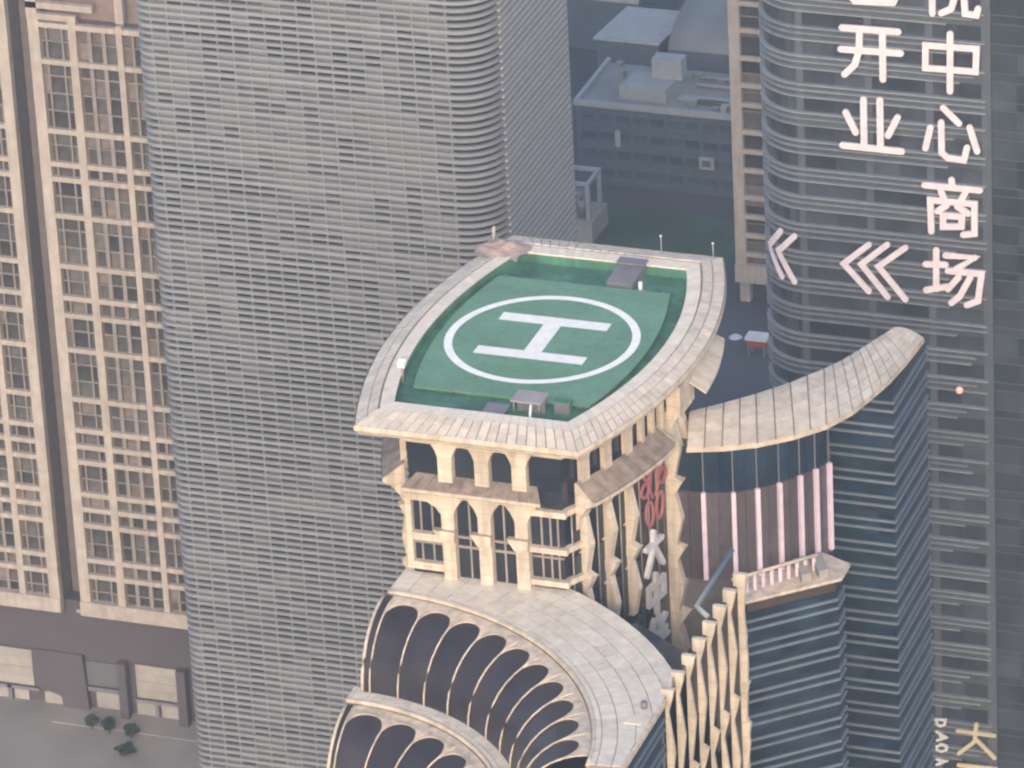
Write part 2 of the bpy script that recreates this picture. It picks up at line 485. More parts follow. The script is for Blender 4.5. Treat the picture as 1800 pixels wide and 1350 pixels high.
# mullions and transoms
for x, z0, z1 in ((-8.9, 162.1, 172.2), (-7.2, 162.1, 172.2), (-1.7, 158, 172.6), (3.4, 158, 172.6), (8.9, 161.6, 171.6), (10.2, 161.6, 171.6), (11.3, 161.6, 171.6)):
    fbox('mullion', x - 0.13, x + 0.13, z0, z1, -28.35, -28.12, MULL)
for a, b in ((-3.55, -0.15), (1.85, 5.3)):
    for z in (165.0, 166.5):
        fbox('transom', a, b, z - 0.18, z + 0.18, -28.38, -28.13, MULL)
for a, b in ((7.4, 12.0), (XL + 0.5, -5.6)):
    fbox('transom', a, b, 164.85, 165.15, -28.38, -28.13, MULL)

# long sides: blades with capitals, canopy, upper columns
def side_frame(v, sg):
    x = CX + sg * WC(v)
    d = 2 * 7.2 * v / 28.5 ** 2
    nrm = Vector((sg, d)).normalized() if True else None
    return Vector((x, v)), nrm
def blade(v, sg, z_top, z_bot, mod, thick, parent=T, caps=True, o=None, nrm=None, p0=0.5, p1=1.5, m=FIN, first_cap=True):
    if o is None:
        o, nrm = side_frame(v, sg)
    tan = Vector((-nrm.y, nrm.x))
    prof = []
    z = z_top
    while z > z_bot + 0.5:
        zz = [z, z - 0.07 * mod, z - 0.22 * mod, z - 0.58 * mod, z - 0.97 * mod]
        pp = [p1 * 1.0, p1 * 0.95, p0, p1, p0]
        for a, b in zip(pp, zz):
            prof.append((a, max(b, z_bot)))
        z -= mod
    poly = prof + [(-0.6, z_bot), (-0.6, z_top)]
    plate('blade', poly, o, nrm, tan, (-thick / 2, thick / 2), m, parent)
    if caps:
        z = z_top
        while z > z_bot + 4:
            c = [(-0.3, z - 0.02), (p1 * 1.22, z - 0.02), (p1 * 1.12, z - 0.35), (p0 + 0.1, z - 0.13 * mod), (-0.3, z - 0.15 * mod)]
            plate('capital', c, o, nrm, tan, (-thick / 2 - 0.12, thick / 2 + 0.12), m, parent)
            z -= mod
for v_ in (-24.9, -20.3, -15.5):
    blade(v_, 1, 173.0, 150, 5.8 * 2, 1.15)
for sg, vs in ((1, (-24.5, -20.0, -15.2, -11.6, -8.6, -5.6)), (-1, (-24.5, -19, -13, -7))):
    for v_ in vs:
        o, nrm = side_frame(v_, sg); tan = Vector((-nrm.y, nrm.x))
        w = 0.8 if v_ < -14 else 0.42
        plate('column', [(-w, 174.8), (w, 174.8), (w, 179.2), (w + 0.7, 181.0), (-w - 0.7, 181.0), (-w, 179.2)], o, tan, nrm, (-0.4, 0.45), STONE, T)
for sg in (1, -1):
    vs = [-26 + i * 1.45 for i in range(14)]
    for i in range(13):
        q = []
        for (vv, off, z) in ((vs[i], 3.1, 173.9), (vs[i + 1] - 0.03, 3.1, 173.9), (vs[i + 1] - 0.03, 0.1, 176.0), (vs[i], 0.1, 176.0)):
            o, nrm = side_frame(vv, sg); p = o + nrm * off; q.append((p.x, p.y, z))
        if sg < 0: q = [q[1], q[0], q[3], q[2]]
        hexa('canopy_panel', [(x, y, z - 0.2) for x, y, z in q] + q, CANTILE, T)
    A, B, Cc = [], [], []
    for vv in vs:
        o, nrm = side_frame(vv, sg)
        A.append((*(o + nrm * 3.2), 173.7)); B.append((*(o + nrm * 3.2), 173.1)); Cc.append((*(o + nrm * 0.1), 171.2))
    n = len(A)
    mesh_obj('canopy_edge', A + B + Cc, [(i, i + 1, n + i + 1, n + i) for i in range(n - 1)] + [(n + i, n + i + 1, 2 * n + i + 1, 2 * n + i) for i in range(n - 1)], STONE, T)
    for e in (0, n - 1):
        o, nrm = side_frame(vs[e], sg); tan = Vector((-nrm.y, nrm.x))
        plate('canopy_bracket', [(0, 176.0), (3.2, 173.8), (3.2, 173.3), (2.0, 172.6), (0.9, 171.0), (0, 168.6)], o, nrm, tan, (-0.3, 0.3), STONE, T)
# glazing of the long side under the canopy
for i in range(9):
    va = -27 + i * 2.4
    for (z0, z1) in ((150.5, 157.5), (158.0, 164.5), (165.0, 171.5)):
        p, q = side_frame(va, 1)[0], side_frame(va + 2.25, 1)[0]
        a = (q - p).normalized(); nn = Vector((a.y, -a.x))
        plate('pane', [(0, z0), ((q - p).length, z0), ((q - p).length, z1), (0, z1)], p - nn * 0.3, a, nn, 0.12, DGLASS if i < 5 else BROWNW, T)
    tube('mullion', [(*(side_frame(va - 0.07, 1)[0]), 150), (*(side_frame(va - 0.07, 1)[0]), 172)], 0.13, MULL, T, 4)
# left side posts seen in profile
blade(-26.5, -1, 170.0, 155, 9.0, 1.0, p1=1.0)
# the pier that closes the long side
for v_, s in ((-2.4, 1.0), (1.2, 1.15)):
    blade(v_, 1, 176.5, 136, 10.8, 1.9 if v_ < 0 else 1.4, p0=0.8, p1=1.75 * s)
o, nrm = side_frame(-0.8, 1)
plate('pier_head', [(-3.0, 176.0), (3.2, 176.0), (3.2, 180.8), (-3.0, 180.8)], o, (-nrm.y, nrm.x), nrm, (0.1, 2.2), STONE, T)
# upper flared canopy beyond the pier
for i in range(9):
    va = 0.5 + i * 1.75
    q = []
    for (vv, off, z) in ((va, 4.6, 178.2), (va + 1.68, 4.6, 178.2), (va + 1.68, 0.3, 180.8), (va, 0.3, 180.8)):
        o, nrm = side_frame(vv, 1); p = o + nrm * off; q.append((p.x, p.y, z))
    hexa('canopy_panel', [(x, y, z - 0.3) for x, y, z in q] + q, TILE, T)

# ------------------------------------------------------------------ the shell roofs in front
SX, SY = -13.2, -77.6
def sp(r, th, z): return (SX + r * math.cos(R(th)), SY + r * math.sin(R(th)), z)
def clampr(r, th, lim=47.5): return min(r, lim / max(0.05, math.cos(R(th))))
def shell(z0, rin, rout, rings, th0, th1, thl, cen, step, count, lim, dth=3.9):
    SR = T
    # bedding below the panels
    ths = [th0 + (th1 - th0) * i / 40 for i in range(41)]
    strip('shell_bed', [sp(rin + 0.05, t, z0 - 0.12) for t in ths], [sp(clampr(rout, t, lim) - 0.05, t, z0 - 0.12) for t in ths], JOINT, SR, 0.8)
    t = th0
    while t < th1 - 0.1:
        t2 = min(t + dth, th1)
        for a, b in zip(rings[:-1], rings[1:]):
            r0, r1 = a + 0.06, b - 0.06
            g_ = 0.08
            c = [(r0, t + g_), (r1, t + g_), (r1, t2 - g_), (r0, t2 - g_)]
            q = [sp(clampr(r, h, lim), h, z0 + 0.02 * random.random()) for r, h in c]
            if math.dist(q[0], q[1]) < 0.1 and math.dist(q[3], q[2]) < 0.1:
                continue
            hexa('shell_panel', [(x, y, z - 0.2) for x, y, z in q] + q, SHELLP, SR)
        t = t2
    tube('shell_edge', [sp(rin - 0.05, t, z0 - 0.25) for t in ths], 0.38, STONE, SR, 8)
    # glass petals: quarter-round profile bulging towards the centre of the arc
    r0, zt, q = rin - 0.5, z0 - 0.7, 10.0
    def prof(ph, th, out=0.0): return sp(r0 - (q + out) * math.sin(ph), th, zt - q + (q + out) * math.cos(ph))
    half = step / 2
    for k in range(count):
        tc = cen - step * k
        PH = [math.pi / 2 * i / 9 for i in range(10)]
        TH = [tc - half + step * i / 4 for i in range(5)]
        v = [prof(p, t) for p in PH for t in TH]
        f = [(i * 5 + j, i * 5 + j + 1, (i + 1) * 5 + j + 1, (i + 1) * 5 + j) for i in range(9) for j in range(4)]
        mesh_obj('petal_pane', v, f, PGLASS, T, True)
        # scalloped cream spandrel with a round-headed opening
        N = 16
        up, lo = [], []
        for i in range(N + 1):
            s = -1 + 2 * i / N
            up.append(prof(0.0, tc + s * half, 0.22))
            arch = 0.24 + 0.42 * (1 - math.sqrt(max(0.0, 1 - (s / 0.95) ** 2))) if abs(s) < 0.95 else 0.66
            lo.append(prof(arch * 0.62, tc + s * half, 0.22))
        n = N + 1
        mid = [prof(0.06, tc + (-1 + 2 * i / N) * half, 0.22) for i in range(n)]
        inner_ = [prof((0.24 + 0.42 * (1 - math.sqrt(max(0.0, 1 - ((-1 + 2 * i / N) / 0.95) ** 2))) if abs(-1 + 2 * i / N) < 0.95 else 0.66) * 0.62, tc + (-1 + 2 * i / N) * half, -0.1) for i in range(n)]
        vs = up + mid + lo + inner_
        fs = [(r * n + i, r * n + i + 1, (r + 1) * n + i + 1, (r + 1) * n + i) for r in range(3) for i in range(N)]
        mesh_obj('spandrel', vs, fs, STONE, T)
        tube('rib', [prof(p, tc + half, 0.18) for p in PH], 0.14, STONE, T, 6)
    tube('rib', [prof(math.pi / 2 * i / 9, cen - step * count + half, 0.18) for i in range(10)], 0.14, STONE, T, 6)
    # last strip of glass at the free end, and its edge rib
    PH = [math.pi / 2 * i / 9 for i in range(10)]
    strip('petal_pane', [prof(p, cen + half) for p in PH], [prof(p, thl) for p in PH], PGLASS, T, 0, True)
    tube('rib', [prof(p, thl, 0.12) for p in PH], 0.24, STONE, T, 6)
    # closed end wall behind the free end
    mesh_obj('end_wall', [prof(p, thl) for p in PH] + [sp(rout, thl, zt - q), sp(rout, thl, zt)], [tuple(range(12))], STONE, T)
shell(160.0, 43.5, 56.3, [43.5, 44.5, 46.6, 49.0, 51.4, 53.9, 56.3], 7.0, 88.6, 89.2, 83.4, 7.6, 10, 47.5)
shell(149.4, 30.6, 34.0, [30.6, 31.6, 34.0], 5.0, 92.0, 91.6, 83.2, 12.3, 7, 60)
# body under the shells
bodyp = [sp(33.5, t, 0)[:2] for t in range(4, 90, 5)]
prism('shell_body', [(34.0, -71.9)] + [(34.0, -30)] + [(-11.5, -27.5)] + [(x, y) for x, y in reversed(bodyp)], 138.0, 149.2, DGLASS, T)
prism('shell_body', [(34.0, -71.8), (34.0, -40.0), (24.0, -33.0)] + [sp(44.0, t, 0)[:2] for t in (55, 45, 35, 25, 15, 7.6)], 149.3, 159.1, DGLASS, T)
prism('lower_body', [sp(19.5, t, 0)[:2] for t in range(95, 0, -10)] + [(34.0, -78.0), (34.0, -22.0), (-13, -27.0)], 90.0, 138.0, DGLASS, T)
# blue glass of the horn's flank with floor lines
box('flank_pane', 34.0, 34.18, -72.0, -53.2, 90.0, 159.0, BGLASS, T)
for i in range(16):
    for dz in (0.0, 1.35):
        box('floor_band', 34.17, 34.45, -72.2, -53.1, 156.6 - i * 3.9 - dz - 0.16, 156.6 - i * 3.9 - dz + 0.16, BLINE, T)
box('horn_edge', 33.2, 34.75, -72.4, -53.0, 159.1, 159.75, STONE, T)
mesh_obj('shell_roof_hatch', [(31.2, -61.0, 160.05), (33.6, -61.0, 160.05), (33.6, -58.6, 160.05), (31.2, -58.6, 160.05), (31.2, -61.0, 160.2), (33.6, -61.0, 160.2), (33.6, -58.6, 160.2), (31.2, -58.6, 160.2)], BF, SHELLP, T)
tube('roof_vent', [(32.6, -56.4, 159.9), (32.6, -56.4, 160.9)], 0.45, GREYM, T, 10)

# ------------------------------------------------------------------ wall of wavy fins below the horn
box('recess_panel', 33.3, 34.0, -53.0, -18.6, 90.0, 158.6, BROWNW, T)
for i in range(8):
    y = -51.6 + i * 4.72
    blade(0, 1, 160.6, 91.0, 17.2, 0.6, o=Vector((34.0, y)), nrm=Vector((1, 0)), p0=0.4, p1=1.15)
blade(0, 1, 159.5, 91.0, 23.0, 0.7, o=Vector((34.0, -18.2)), nrm=Vector((1, 0)), p0=0.7, p1=1.05)
# low grey court behind the fins
box('court_floor', 18.5, 30.0, -40.0, -8.5, 138.5, 140.0, GREYW, T)
tube('court_gantry', [(33.6, -31.0, 160.3), (31.5, -29.5, 160.8), (31.8, -14.0, 161.5)], 0.42, PARAP, T, 6)

# ------------------------------------------------------------------ curved wing with its tiled crescent roof
fe = [(22.0, -3.0), (26.8, -1.5), (31.3, 0.8), (35.7, 4.4), (39.2, 8.5), (41.6, 13.7), (43.0, 19.4), (44.1, 24.6), (44.8, 30.8), (45.3, 38.6)]
be = [(20.5, 3.2), (24.5, 7.0), (28.1, 10.8), (31.8, 15.4), (35.3, 20.8), (37.0, 24.0), (38.5, 27.8), (39.5, 30.6), (40.5, 33.4), (41.5, 36.2)]
for i in range(len(fe) - 1):
    for (s0, s1) in ((0, 0.5), (0.5, 1.0)):
        for r in range(6):
            a, b = r / 6 + 0.006, (r + 1) / 6 - 0.006
            q = []
            for (s, w) in ((s0 + 0.022, a), (s1 - 0.022, a), (s1 - 0.022, b), (s0 + 0.022, b)):
                F = Vector(fe[i]).lerp(Vector(fe[i + 1]), s); B_ = Vector(be[i]).lerp(Vector(be[i + 1]), s)
                p = F.lerp(B_, w)
                q.append((p.x, p.y, 171.0 + 2.4 * math.sin(w * math.pi / 2)))
            hexa('wing_roof_panel', [(x, y, z - 0.2) for x, y, z in q] + q, WINGT, T)
for r0, r1 in ((0.0, 0.34), (0.34, 0.67), (0.67, 1.0)):
    A = [(*Vector(a).lerp(Vector(b), r0 + 0.002), 170.80 + 2.4 * math.sin(r0 * math.pi / 2)) for a, b in zip(fe, be)]
    B_ = [(*Vector(a).lerp(Vector(b), r1 - 0.002), 170.80 + 2.4 * math.sin(r1 * math.pi / 2)) for a, b in zip(fe, be)]
    strip('wing_roof_bed', A, B_, JOINT, T, 0.5)
A = [(x, y - 0.15, 170.95) for x, y in fe]
v = A + [(x, y, z - 0.75) for x, y, z in A] + [(x - 0.8, y + 1.6, 169.4) for x, y in fe]
n = len(fe)
mesh_obj('wing_eave', v, [(i, i + 1, n + i + 1, n + i) for i in range(n - 1)] + [(n + i, n + i + 1, 2 * n + i + 1, 2 * n + i) for i in range(n - 1)], STONE, T)
# curved wall of the wing
wl = [(19.5, -2.2), (24.0, -2.0), (28.0, -0.9), (30.9, 1.0), (33.4, 3.4), (35.6, 6.2), (37.2, 8.6), (38.5, 10.9)]
def along(poly, t):
    i = min(int(t), len(poly) - 2); return Vector(poly[i]).lerp(Vector(poly[i + 1]), t - i)
for i in range(len(wl) - 1):
    for h in (0, 0.5):
        p, q = along(wl, i + h + 0.01), along(wl, i + h + 0.49)
        a = (q - p).normalized(); nn = Vector((a.y, -a.x)); L = (q - p).length
        plate('wing_pane', [(0, 163.6), (L, 163.6), (L, 170.6), (0, 170.6)], p, a, nn, 0.12, BGLASS, T)
        plate('wing_panel', [(0, 149.4), (L, 149.4), (L, 163.4), (0, 163.4)], p, a, nn, 0.10, PURP, T)
prism('wing_core', [(x - 0.3, y + 0.5) for x, y in wl] + [(33.4, 24.3), (33.0, 21.0), (29.5, 15.0), (25.5, 10.0), (19.0, 5.0)], 90.0, 170.4, GREYW, T)
for i in range(len(wl) - 1):
    t = i + (1.0 if i else 1.0)
    p = Vector(wl[i + 1]); d = (Vector(wl[min(i + 2, len(wl) - 1)]) - Vector(wl[i])).normalized(); nn = Vector((d.y, -d.x))
    zt = 163.6
    plate('light_strip', [(-0.32, 149.6), (0.32, 149.6), (0.32, zt), (-0.32, zt)], p + nn * 0.1, d, nn, 0.55, GLOWP, T)
    plate('mullion', [(-0.07, zt + 0.05), (0.07, zt + 0.05), (0.07, 170.2), (-0.07, 170.2)], p + nn * 0.1, d, nn, 0.16, GREYM, T)
# terrace in front of the wing
te = [(30.3, -7.8), (42.6, 3.0), (42.6, 7.4)]
prism('terrace_slab', te + [(36.0, 10.5), (27, 3)], 149.0, 149.5, STONE, T)
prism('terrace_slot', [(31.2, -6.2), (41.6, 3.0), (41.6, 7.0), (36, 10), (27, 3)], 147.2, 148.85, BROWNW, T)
pb = Vector(te[0]); qb = Vector(te[1])
dB = (qb - pb).normalized(); nB = Vector((dB.y, -dB.x)); LB = (qb - pb).length
ins = 2.2
for i in range(10):
    p = pb + dB * (1.2 + i * 1.4) - nB * (ins + 0.5 * i * 0.35)
    unit_box('baluster', p.x, p.y, 150.7, 0.45, 0.45, 2.4, GLOWP, T)  # plain posts; a glow is put into them by the strip material
p0_, p1_ = pb + dB * 0.2 - nB * ins, pb + dB * 14.2 - nB * (ins + 1.3)
tube('terrace_rail', [(p0_.x, p0_.y, 152.1), (p1_.x, p1_.y, 152.1)], 0.28, STONE, T, 6)
for a, b in ((10.6, 0.6), (13.3, 0.4)):
    c = pb + dB * a - nB * 1.0
    q = [c, c + dB * 1.5, c + dB * 2.6 - nB * 5.0, c + dB * 0.9 - nB * 5.0]
    prism('planter', [(p.x, p.y) for p in q], 149.52, 150.9, PALEW, T)
# blue glass block under the terrace: faces B, jog, then the faces C and D
Bp = [(30.6, -7.2), (41.8, 2.9), (41.8, 6.0), (34.5, 10.0), (30.0, 8.0)]
prism('glass_block', Bp, 88.0, 147.2, BGLASS, T)
prism('glass_block', [(35.0, 24.0), (44.5, 24.0), (44.5, 42.2), (42.0, 42.2)], 86.0, 169.6, BGLASS, T)
def face_lines(p, q, ztop, count, gap=1.4, per=3.9, t=0.2):
    p, q = Vector(p), Vector(q); a = (q - p).normalized(); nn = Vector((a.y, -a.x)); L = (q - p).length
    for i in range(count):
        for dz in (0.0, gap):
            z = ztop - i * per - dz
            plate('floor_band', [(-0.15, z - t), (L + 0.15, z - t), (L + 0.15, z + t), (-0.15, z + t)], p, a, nn, (0.03, 0.32), BLINE, T)
def face_panes(p, q, z0, z1, count, per, cols, m):
    p, q = Vector(p), Vector(q); a = (q - p).normalized(); nn = Vector((a.y, -a.x)); L = (q - p).length
    for i in range(count):
        z = z1 - i * per
        for c in range(cols):
            s0, s1 = L * c / cols + 0.03, L * (c + 1) / cols - 0.03
            plate('pane', [(s0, z - per + 0.06), (s1, z - per + 0.06), (s1, z - 0.06), (s0, z - 0.06)], p, a, nn, (-0.05, random.uniform(0.02, 0.028)), m, T)
face_lines(Bp[0], Bp[1], 146.0, 14)
face_lines(Bp[1], Bp[2], 146.0, 14)
face_panes(Bp[0], Bp[1], 0, 147.0, 12, 3.9, 5, BGLASS)
face_lines((35.0, 24.0), (44.5, 24.0), 167.4, 20)
face_lines((44.5, 24.0), (44.5, 42.2), 167.4, 20)
face_panes((35.0, 24.0), (44.5, 24.0), 0, 168.8, 20, 3.9, 4, BGLASS)
face_panes((44.5, 24.0), (44.5, 42.2), 0, 168.8, 20, 3.9, 6, BGLASS)

# ------------------------------------------------------------------ emblem and characters on the long side
def on_side(vc):
    o, nrm = side_frame(vc, 1); tan = Vector((-nrm.y, nrm.x))
    def place(s, z, d):
        p = o + tan * s + nrm * (0.25 + d); return (p.x, p.y, z)
    return place
E_ = thing('flower_emblem', 'red looped flower emblem glowing on the side of the helipad tower', 'emblem')
pl = on_side(-9.2)
def loop(cx, cz, rx, rz, rot=0, n=14):
    out = []
    for i in range(n + 1):
        a = 2 * math.pi * i / n
        x, z = rx * math.cos(a), rz * math.sin(a)
        out.append((cx + x * math.cos(rot) - z * math.sin(rot), cz + x * math.sin(rot) + z * math.cos(rot)))
    out[-1] = out[0]
    return out
for L in ([loop(-1.55, 161.4, 1.05, 2.3, 0.10)], [loop(1.55, 161.4, 1.05, 2.3, -0.10)], [loop(-2.6, 166.3, 1.2, 1.2)], [loop(2.6, 166.3, 1.2, 1.2)],
          [[(-0.5, 163.8), (-1.3, 165.6), (-0.9, 168.0), (-0.3, 170.2)]], [[(0.5, 163.8), (1.3, 165.6), (0.9, 168.0), (0.3, 170.2)]],
          [loop(-2.1, 169.0, 0.8, 1.2, 0.5)], [loop(2.1, 169.0, 0.8, 1.2, -0.5)]):
    stroke_mesh('emblem_loop', [[(a, 167.0 + (b - 165) * 0.86) for a, b in q] for q in L], 0.42, pl, LEDR, E_, 0.3)
CH = {'da': [[(-2.2, 1.2), (2.2, 1.2)], [(0, 3.2), (0, 0.8), (-2.2, -3.2)], [(0, 0.8), (2.2, -3.2)]],
      'zhong': [[(-2.1, 1.8), (2.1, 1.8), (2.1, -0.9), (-2.1, -0.9), (-2.1, 1.8)], [(0, 3.3), (0, -3.3)]],
      'hua': [[(-1.2, 3.2), (-2.2, 1.4)], [(-1.6, 2.3), (-1.6, 0.2)], [(0.2, 3.2), (0.4, 0.6), (2.0, 0.5)], [(2.0, 2.6), (0.4, 1.7)], [(-2.3, -0.7), (2.3, -0.7)], [(0, 0.2), (0, -3.3)]]}
S_ = thing('wall_lettering', 'three white Chinese characters stacked down the side of the helipad tower', 'sign')
for nm, vc, zc in (('da', -10.2, 157.8), ('zhong', -10.0, 150.8), ('hua', -9.8, 143.9)):
    pl = on_side(vc)
    stroke_mesh('character', [[(s * 1.05, zc + z * 0.93) for s, z in st] for st in CH[nm]], 0.85, pl, SIGNW, S_, 0.6)

# ------------------------------------------------------------------ things on the helipad roof
o = thing('plant_box', 'grey metal plant box against the back parapet of the helipad', 'box')
hexa('housing', [(3.2, 19.4, 183.2), (7.2, 19.2, 183.2), (7.6, 24.6, 183.2), (3.6, 24.8, 183.2), (3.2, 19.4, 184.3), (7.2, 19.2, 184.3), (7.6, 24.6, 185.3), (3.6, 24.8, 185.3)], GREYM, o)
box('lid', 3.4, 7.7, 23.4, 25.4, 185.32, 185.55, GREYM, o)
box('vent_post', 8.0, 8.5, 19.6, 20.1, 183.2, 184.6, WHITEM, o)
o = thing('roof_hatch', 'low grey hatch with a tilted lid beside the front parapet', 'hatch')
hexa('lid', [(-0.9, -25.9, 183.75), (2.4, -25.9, 183.75), (2.6, -21.0, 184.1), (-0.7, -21.0, 184.1), (-0.9, -25.9, 183.95), (2.4, -25.9, 183.95), (2.6, -21.0, 184.3), (-0.7, -21.0, 184.3)], GREYM, o)
box('curb', -0.6, 2.2, -25.6, -21.3, 183.2, 183.74, FLOORG, o)
o = thing('steel_shelter', 'grey steel shelter on posts with a pale roof sheet, by the front parapet', 'shelter')
hexa('roof_sheet', [(3.1, -22.6, 185.6), (7.6, -22.6, 185.6), (7.8, -19.4, 185.75), (3.3, -19.4, 185.75), (3.1, -22.6, 185.85), (7.6, -22.6, 185.85), (7.8, -19.4, 186.0), (3.3, -19.4, 186.0)], mat('dull_roof_sheet', (0.30, 0.28, 0.28), 0.7), o)
box('back_panel', 3.4, 7.4, -20.4, -20.1, 183.2, 185.5, GREYM, o)
for x in (3.5, 7.2):
    for y in (-22.3, -19.8):
        tube('post', [(x, y, 183.2), (x, y, 185.65)], 0.12, GREYM, o, 6)
tube('white_pole', [(6.3, -24.0, 183.2), (6.2, -22.8, 185.6)], 0.2, WHITEM, o, 6)
o = tag(box('equipment_cabinet', 8.6, 11.0, -20.2, -18.9, 183.2, 185.1, FLOORG), 'dark green cabinet next to the steel shelter on the helipad roof', 'cabinet')
box('cabinet_door', 8.75, 10.85, -20.26, -20.21, 183.35, 184.95, GREYM, o)

o = thing('tarpaulin', 'crumpled dusty pink tarpaulin heaped over the back corner of the helipad rim', 'tarpaulin')
rr = random.Random(5)
N_ = 16
v, f = [], []
for a in range(N_ + 1):
    for b in range(N_ + 1):
        p, q = a / N_ - 0.5, b / N_ - 0.5
        ed = max(0.0, 1 - (4.2 * (p * p + q * q)))
        x = -14.6 + 7.2 * p + 1.2 * q + 0.35 * math.sin(9 * q)
        y = 25.4 + 6.0 * q - 1.5 * p + 0.35 * math.sin(8 * p)
        z = 184.98 + ed * (0.55 + 0.5 * math.sin(11 * p + 3 * q) * math.cos(9 * q - 2 * p) + rr.uniform(-0.16, 0.16)) - (1 - ed) * 0.15
        v.append((x, y, z))
for a in range(N_):
    for b in range(N_):
        k = a * (N_ + 1) + b; f.append((k, k + 1, k + N_ + 2, k + N_ + 1))
mesh_obj('sheet', v, f, PINKF, o)
tube('pole', [(-16.8, 27.2, 184.8), (-16.6, 27.0, 187.4)], 0.28, PALEW, o, 6)
for (x, y, h, lab) in ((8.3, 29.6, 3.0, 'thin white light mast standing midway along the back edge of the helipad'),
                       (15.9, 30.6, 2.2, 'short white light mast at the back corner of the helipad nearest the lettered tower')):
    o = thing('light_mast', lab, 'mast', group='masts on the helipad rim')
    tube('mast', [(x, y, 184.0), (x, y, 184.4 + h)], 0.09, PARAP, o, 6)
    unit_box('lamp_head', x, y, 184.45 + h, 0.26, 0.26, 0.2, WHITEM, o)
o = thing('roof_floodlight', 'small rusty floodlight on a stand beside the left parapet of the helipad', 'light')
tube('stand', [(-15.1, -16.4, 183.2), (-15.1, -16.4, 186.0)], 0.16, PINKF, o, 6)
hexa('lamp_head', [(-15.7, -16.8, 185.8), (-14.6, -16.8, 185.8), (-14.5, -16.0, 186.2), (-15.6, -16.0, 186.2), (-15.7, -16.9, 186.5), (-14.6, -16.9, 186.5), (-14.5, -16.1, 186.9), (-15.6, -16.1, 186.9)], WHITEM, o)

# ================================================================== THE SILVER FINNED TOWER
FT = thing('finned_tower', 'tall silver office tower wrapped in closely stacked horizontal fins', 'tower')
FXL, FXR, FYF, FYB, FRR = -118.4, -54.8, 130.0, 170.2, 7.0
def fin_path(off):
    pts = [(FXL - off, FYB)]
    pts += [(FXL - off, FYF + 2.5)]
    for i in range(1, 5):
        a = math.pi + (math.pi / 2) * i / 4
        pts.append((FXL + 2.5 + (2.5 + off) * math.cos(a), FYF + 2.5 + (2.5 + off) * math.sin(a)))
    for i in range(0, 11):
        a = -math.pi / 2 + (math.pi / 2) * i / 10
        pts.append((FXR - FRR + (FRR + off) * math.cos(a), FYF + FRR + (FRR + off) * math.sin(a)))
    pts.append((FXR + off, FYB))
    return pts
def cell_mat(name, cx, cz, dark, light, mid):
    m = bpy.data.materials.new(name); m.use_nodes = True
    t = m.node_tree; b = t.nodes['Principled BSDF']
    b.inputs['Roughness'].default_value = 0.3
    tc = t.nodes.new('ShaderNodeTexCoord')
    mp = t.nodes.new('ShaderNodeVectorMath'); mp.operation = 'DIVIDE'
    mp.inputs[1].default_value = (cx, cx, cz)
    of = t.nodes.new('ShaderNodeVectorMath'); of.operation = 'SUBTRACT'; of.inputs[1].default_value = (-115.2, 0.3, 8.0)
    t.links.new(tc.outputs['Object'], of.inputs[0])
    t.links.new(of.outputs[0], mp.inputs[0])
    fl = t.nodes.new('ShaderNodeVectorMath'); fl.operation = 'FLOOR'
    t.links.new(mp.outputs[0], fl.inputs[0])
    wn = t.nodes.new('ShaderNodeTexWhiteNoise'); wn.noise_dimensions = '3D'
    t.links.new(fl.outputs[0], wn.inputs[0])
    nz = t.nodes.new('ShaderNodeTexNoise'); nz.inputs['Scale'].default_value = 0.035
    t.links.new(tc.outputs['Object'], nz.inputs['Vector'])
    ad = t.nodes.new('ShaderNodeMath'); ad.operation = 'MULTIPLY_ADD'
    ad.inputs[1].default_value = 0.75; 
    t.links.new(wn.outputs[0], ad.inputs[0])
    sc = t.nodes.new('ShaderNodeMath'); sc.operation = 'MULTIPLY_ADD'
    sc.inputs[1].default_value = 1.5; sc.inputs[2].default_value = -0.63
    t.links.new(nz.outputs[0], sc.inputs[0]); t.links.new(sc.outputs[0], ad.inputs[2])
    cr = t.nodes.new('ShaderNodeValToRGB')
    e = cr.color_ramp.elements
    e[0].position, e[0].color = 0.28, (*dark, 1)
    e[1].position, e[1].color = 0.80, (*light, 1)
    x = e.new(0.5); x.color = (*mid, 1)
    t.links.new(ad.outputs[0], cr.inputs[0]); t.links.new(cr.outputs[0], b.inputs['Base Color'])
    return m
SLOT = cell_mat('slot_windows', 2.95, 2.62, (0.005, 0.006, 0.007), (0.175, 0.182, 0.192), (0.046, 0.049, 0.053))
prism('window_core', [(x, y) for x, y in fin_path(-0.75)], 0.0, 190.0, SLOT, FT)
PER = 1.31
cg = [(FXR - FRR + (FRR - 0.62) * math.cos(-math.pi / 2 + math.pi / 2 * i / 10), FYF + FRR + (FRR - 0.62) * math.sin(-math.pi / 2 + math.pi / 2 * i / 10)) for i in range(11)]
strip('corner_glazing', [(x, y, 6.0) for x, y in cg], [(x, y, 188.0) for x, y in cg], DGLASS, FT)
fmesh = {}
def fin_mesh(th, out):
    key = (th, out)
    if key not in fmesh:
        O, I = fin_path(out), fin_path(-0.7)
        n = len(O)
        v = [(x, y, th / 2) for x, y in O] + [(x, y, th / 2) for x, y in I] + [(x, y, -th / 2) for x, y in O] + [(x, y, -th / 2) for x, y in I]
        f = []
        for i in range(n - 1):
            f += [(i, i + 1, n + i + 1, n + i), (2 * n + i, 3 * n + i, 3 * n + i + 1, 2 * n + i + 1), (i, 2 * n + i, 2 * n + i + 1, i + 1)]
        me = bpy.data.meshes.new('fin'); me.from_pydata(v, [], f); me.materials.append(FINM)
        fmesh[key] = me
    return fmesh[key]
i = 0
z = 8.0
while z < 188:
    th = (0.54, 0.64, 0.58)[i % 3]
    o = bpy.data.objects.new('fin', fin_mesh(th, 0.0)); o.location = (0, 0, z); link(o, FT)
    z += PER; i += 1
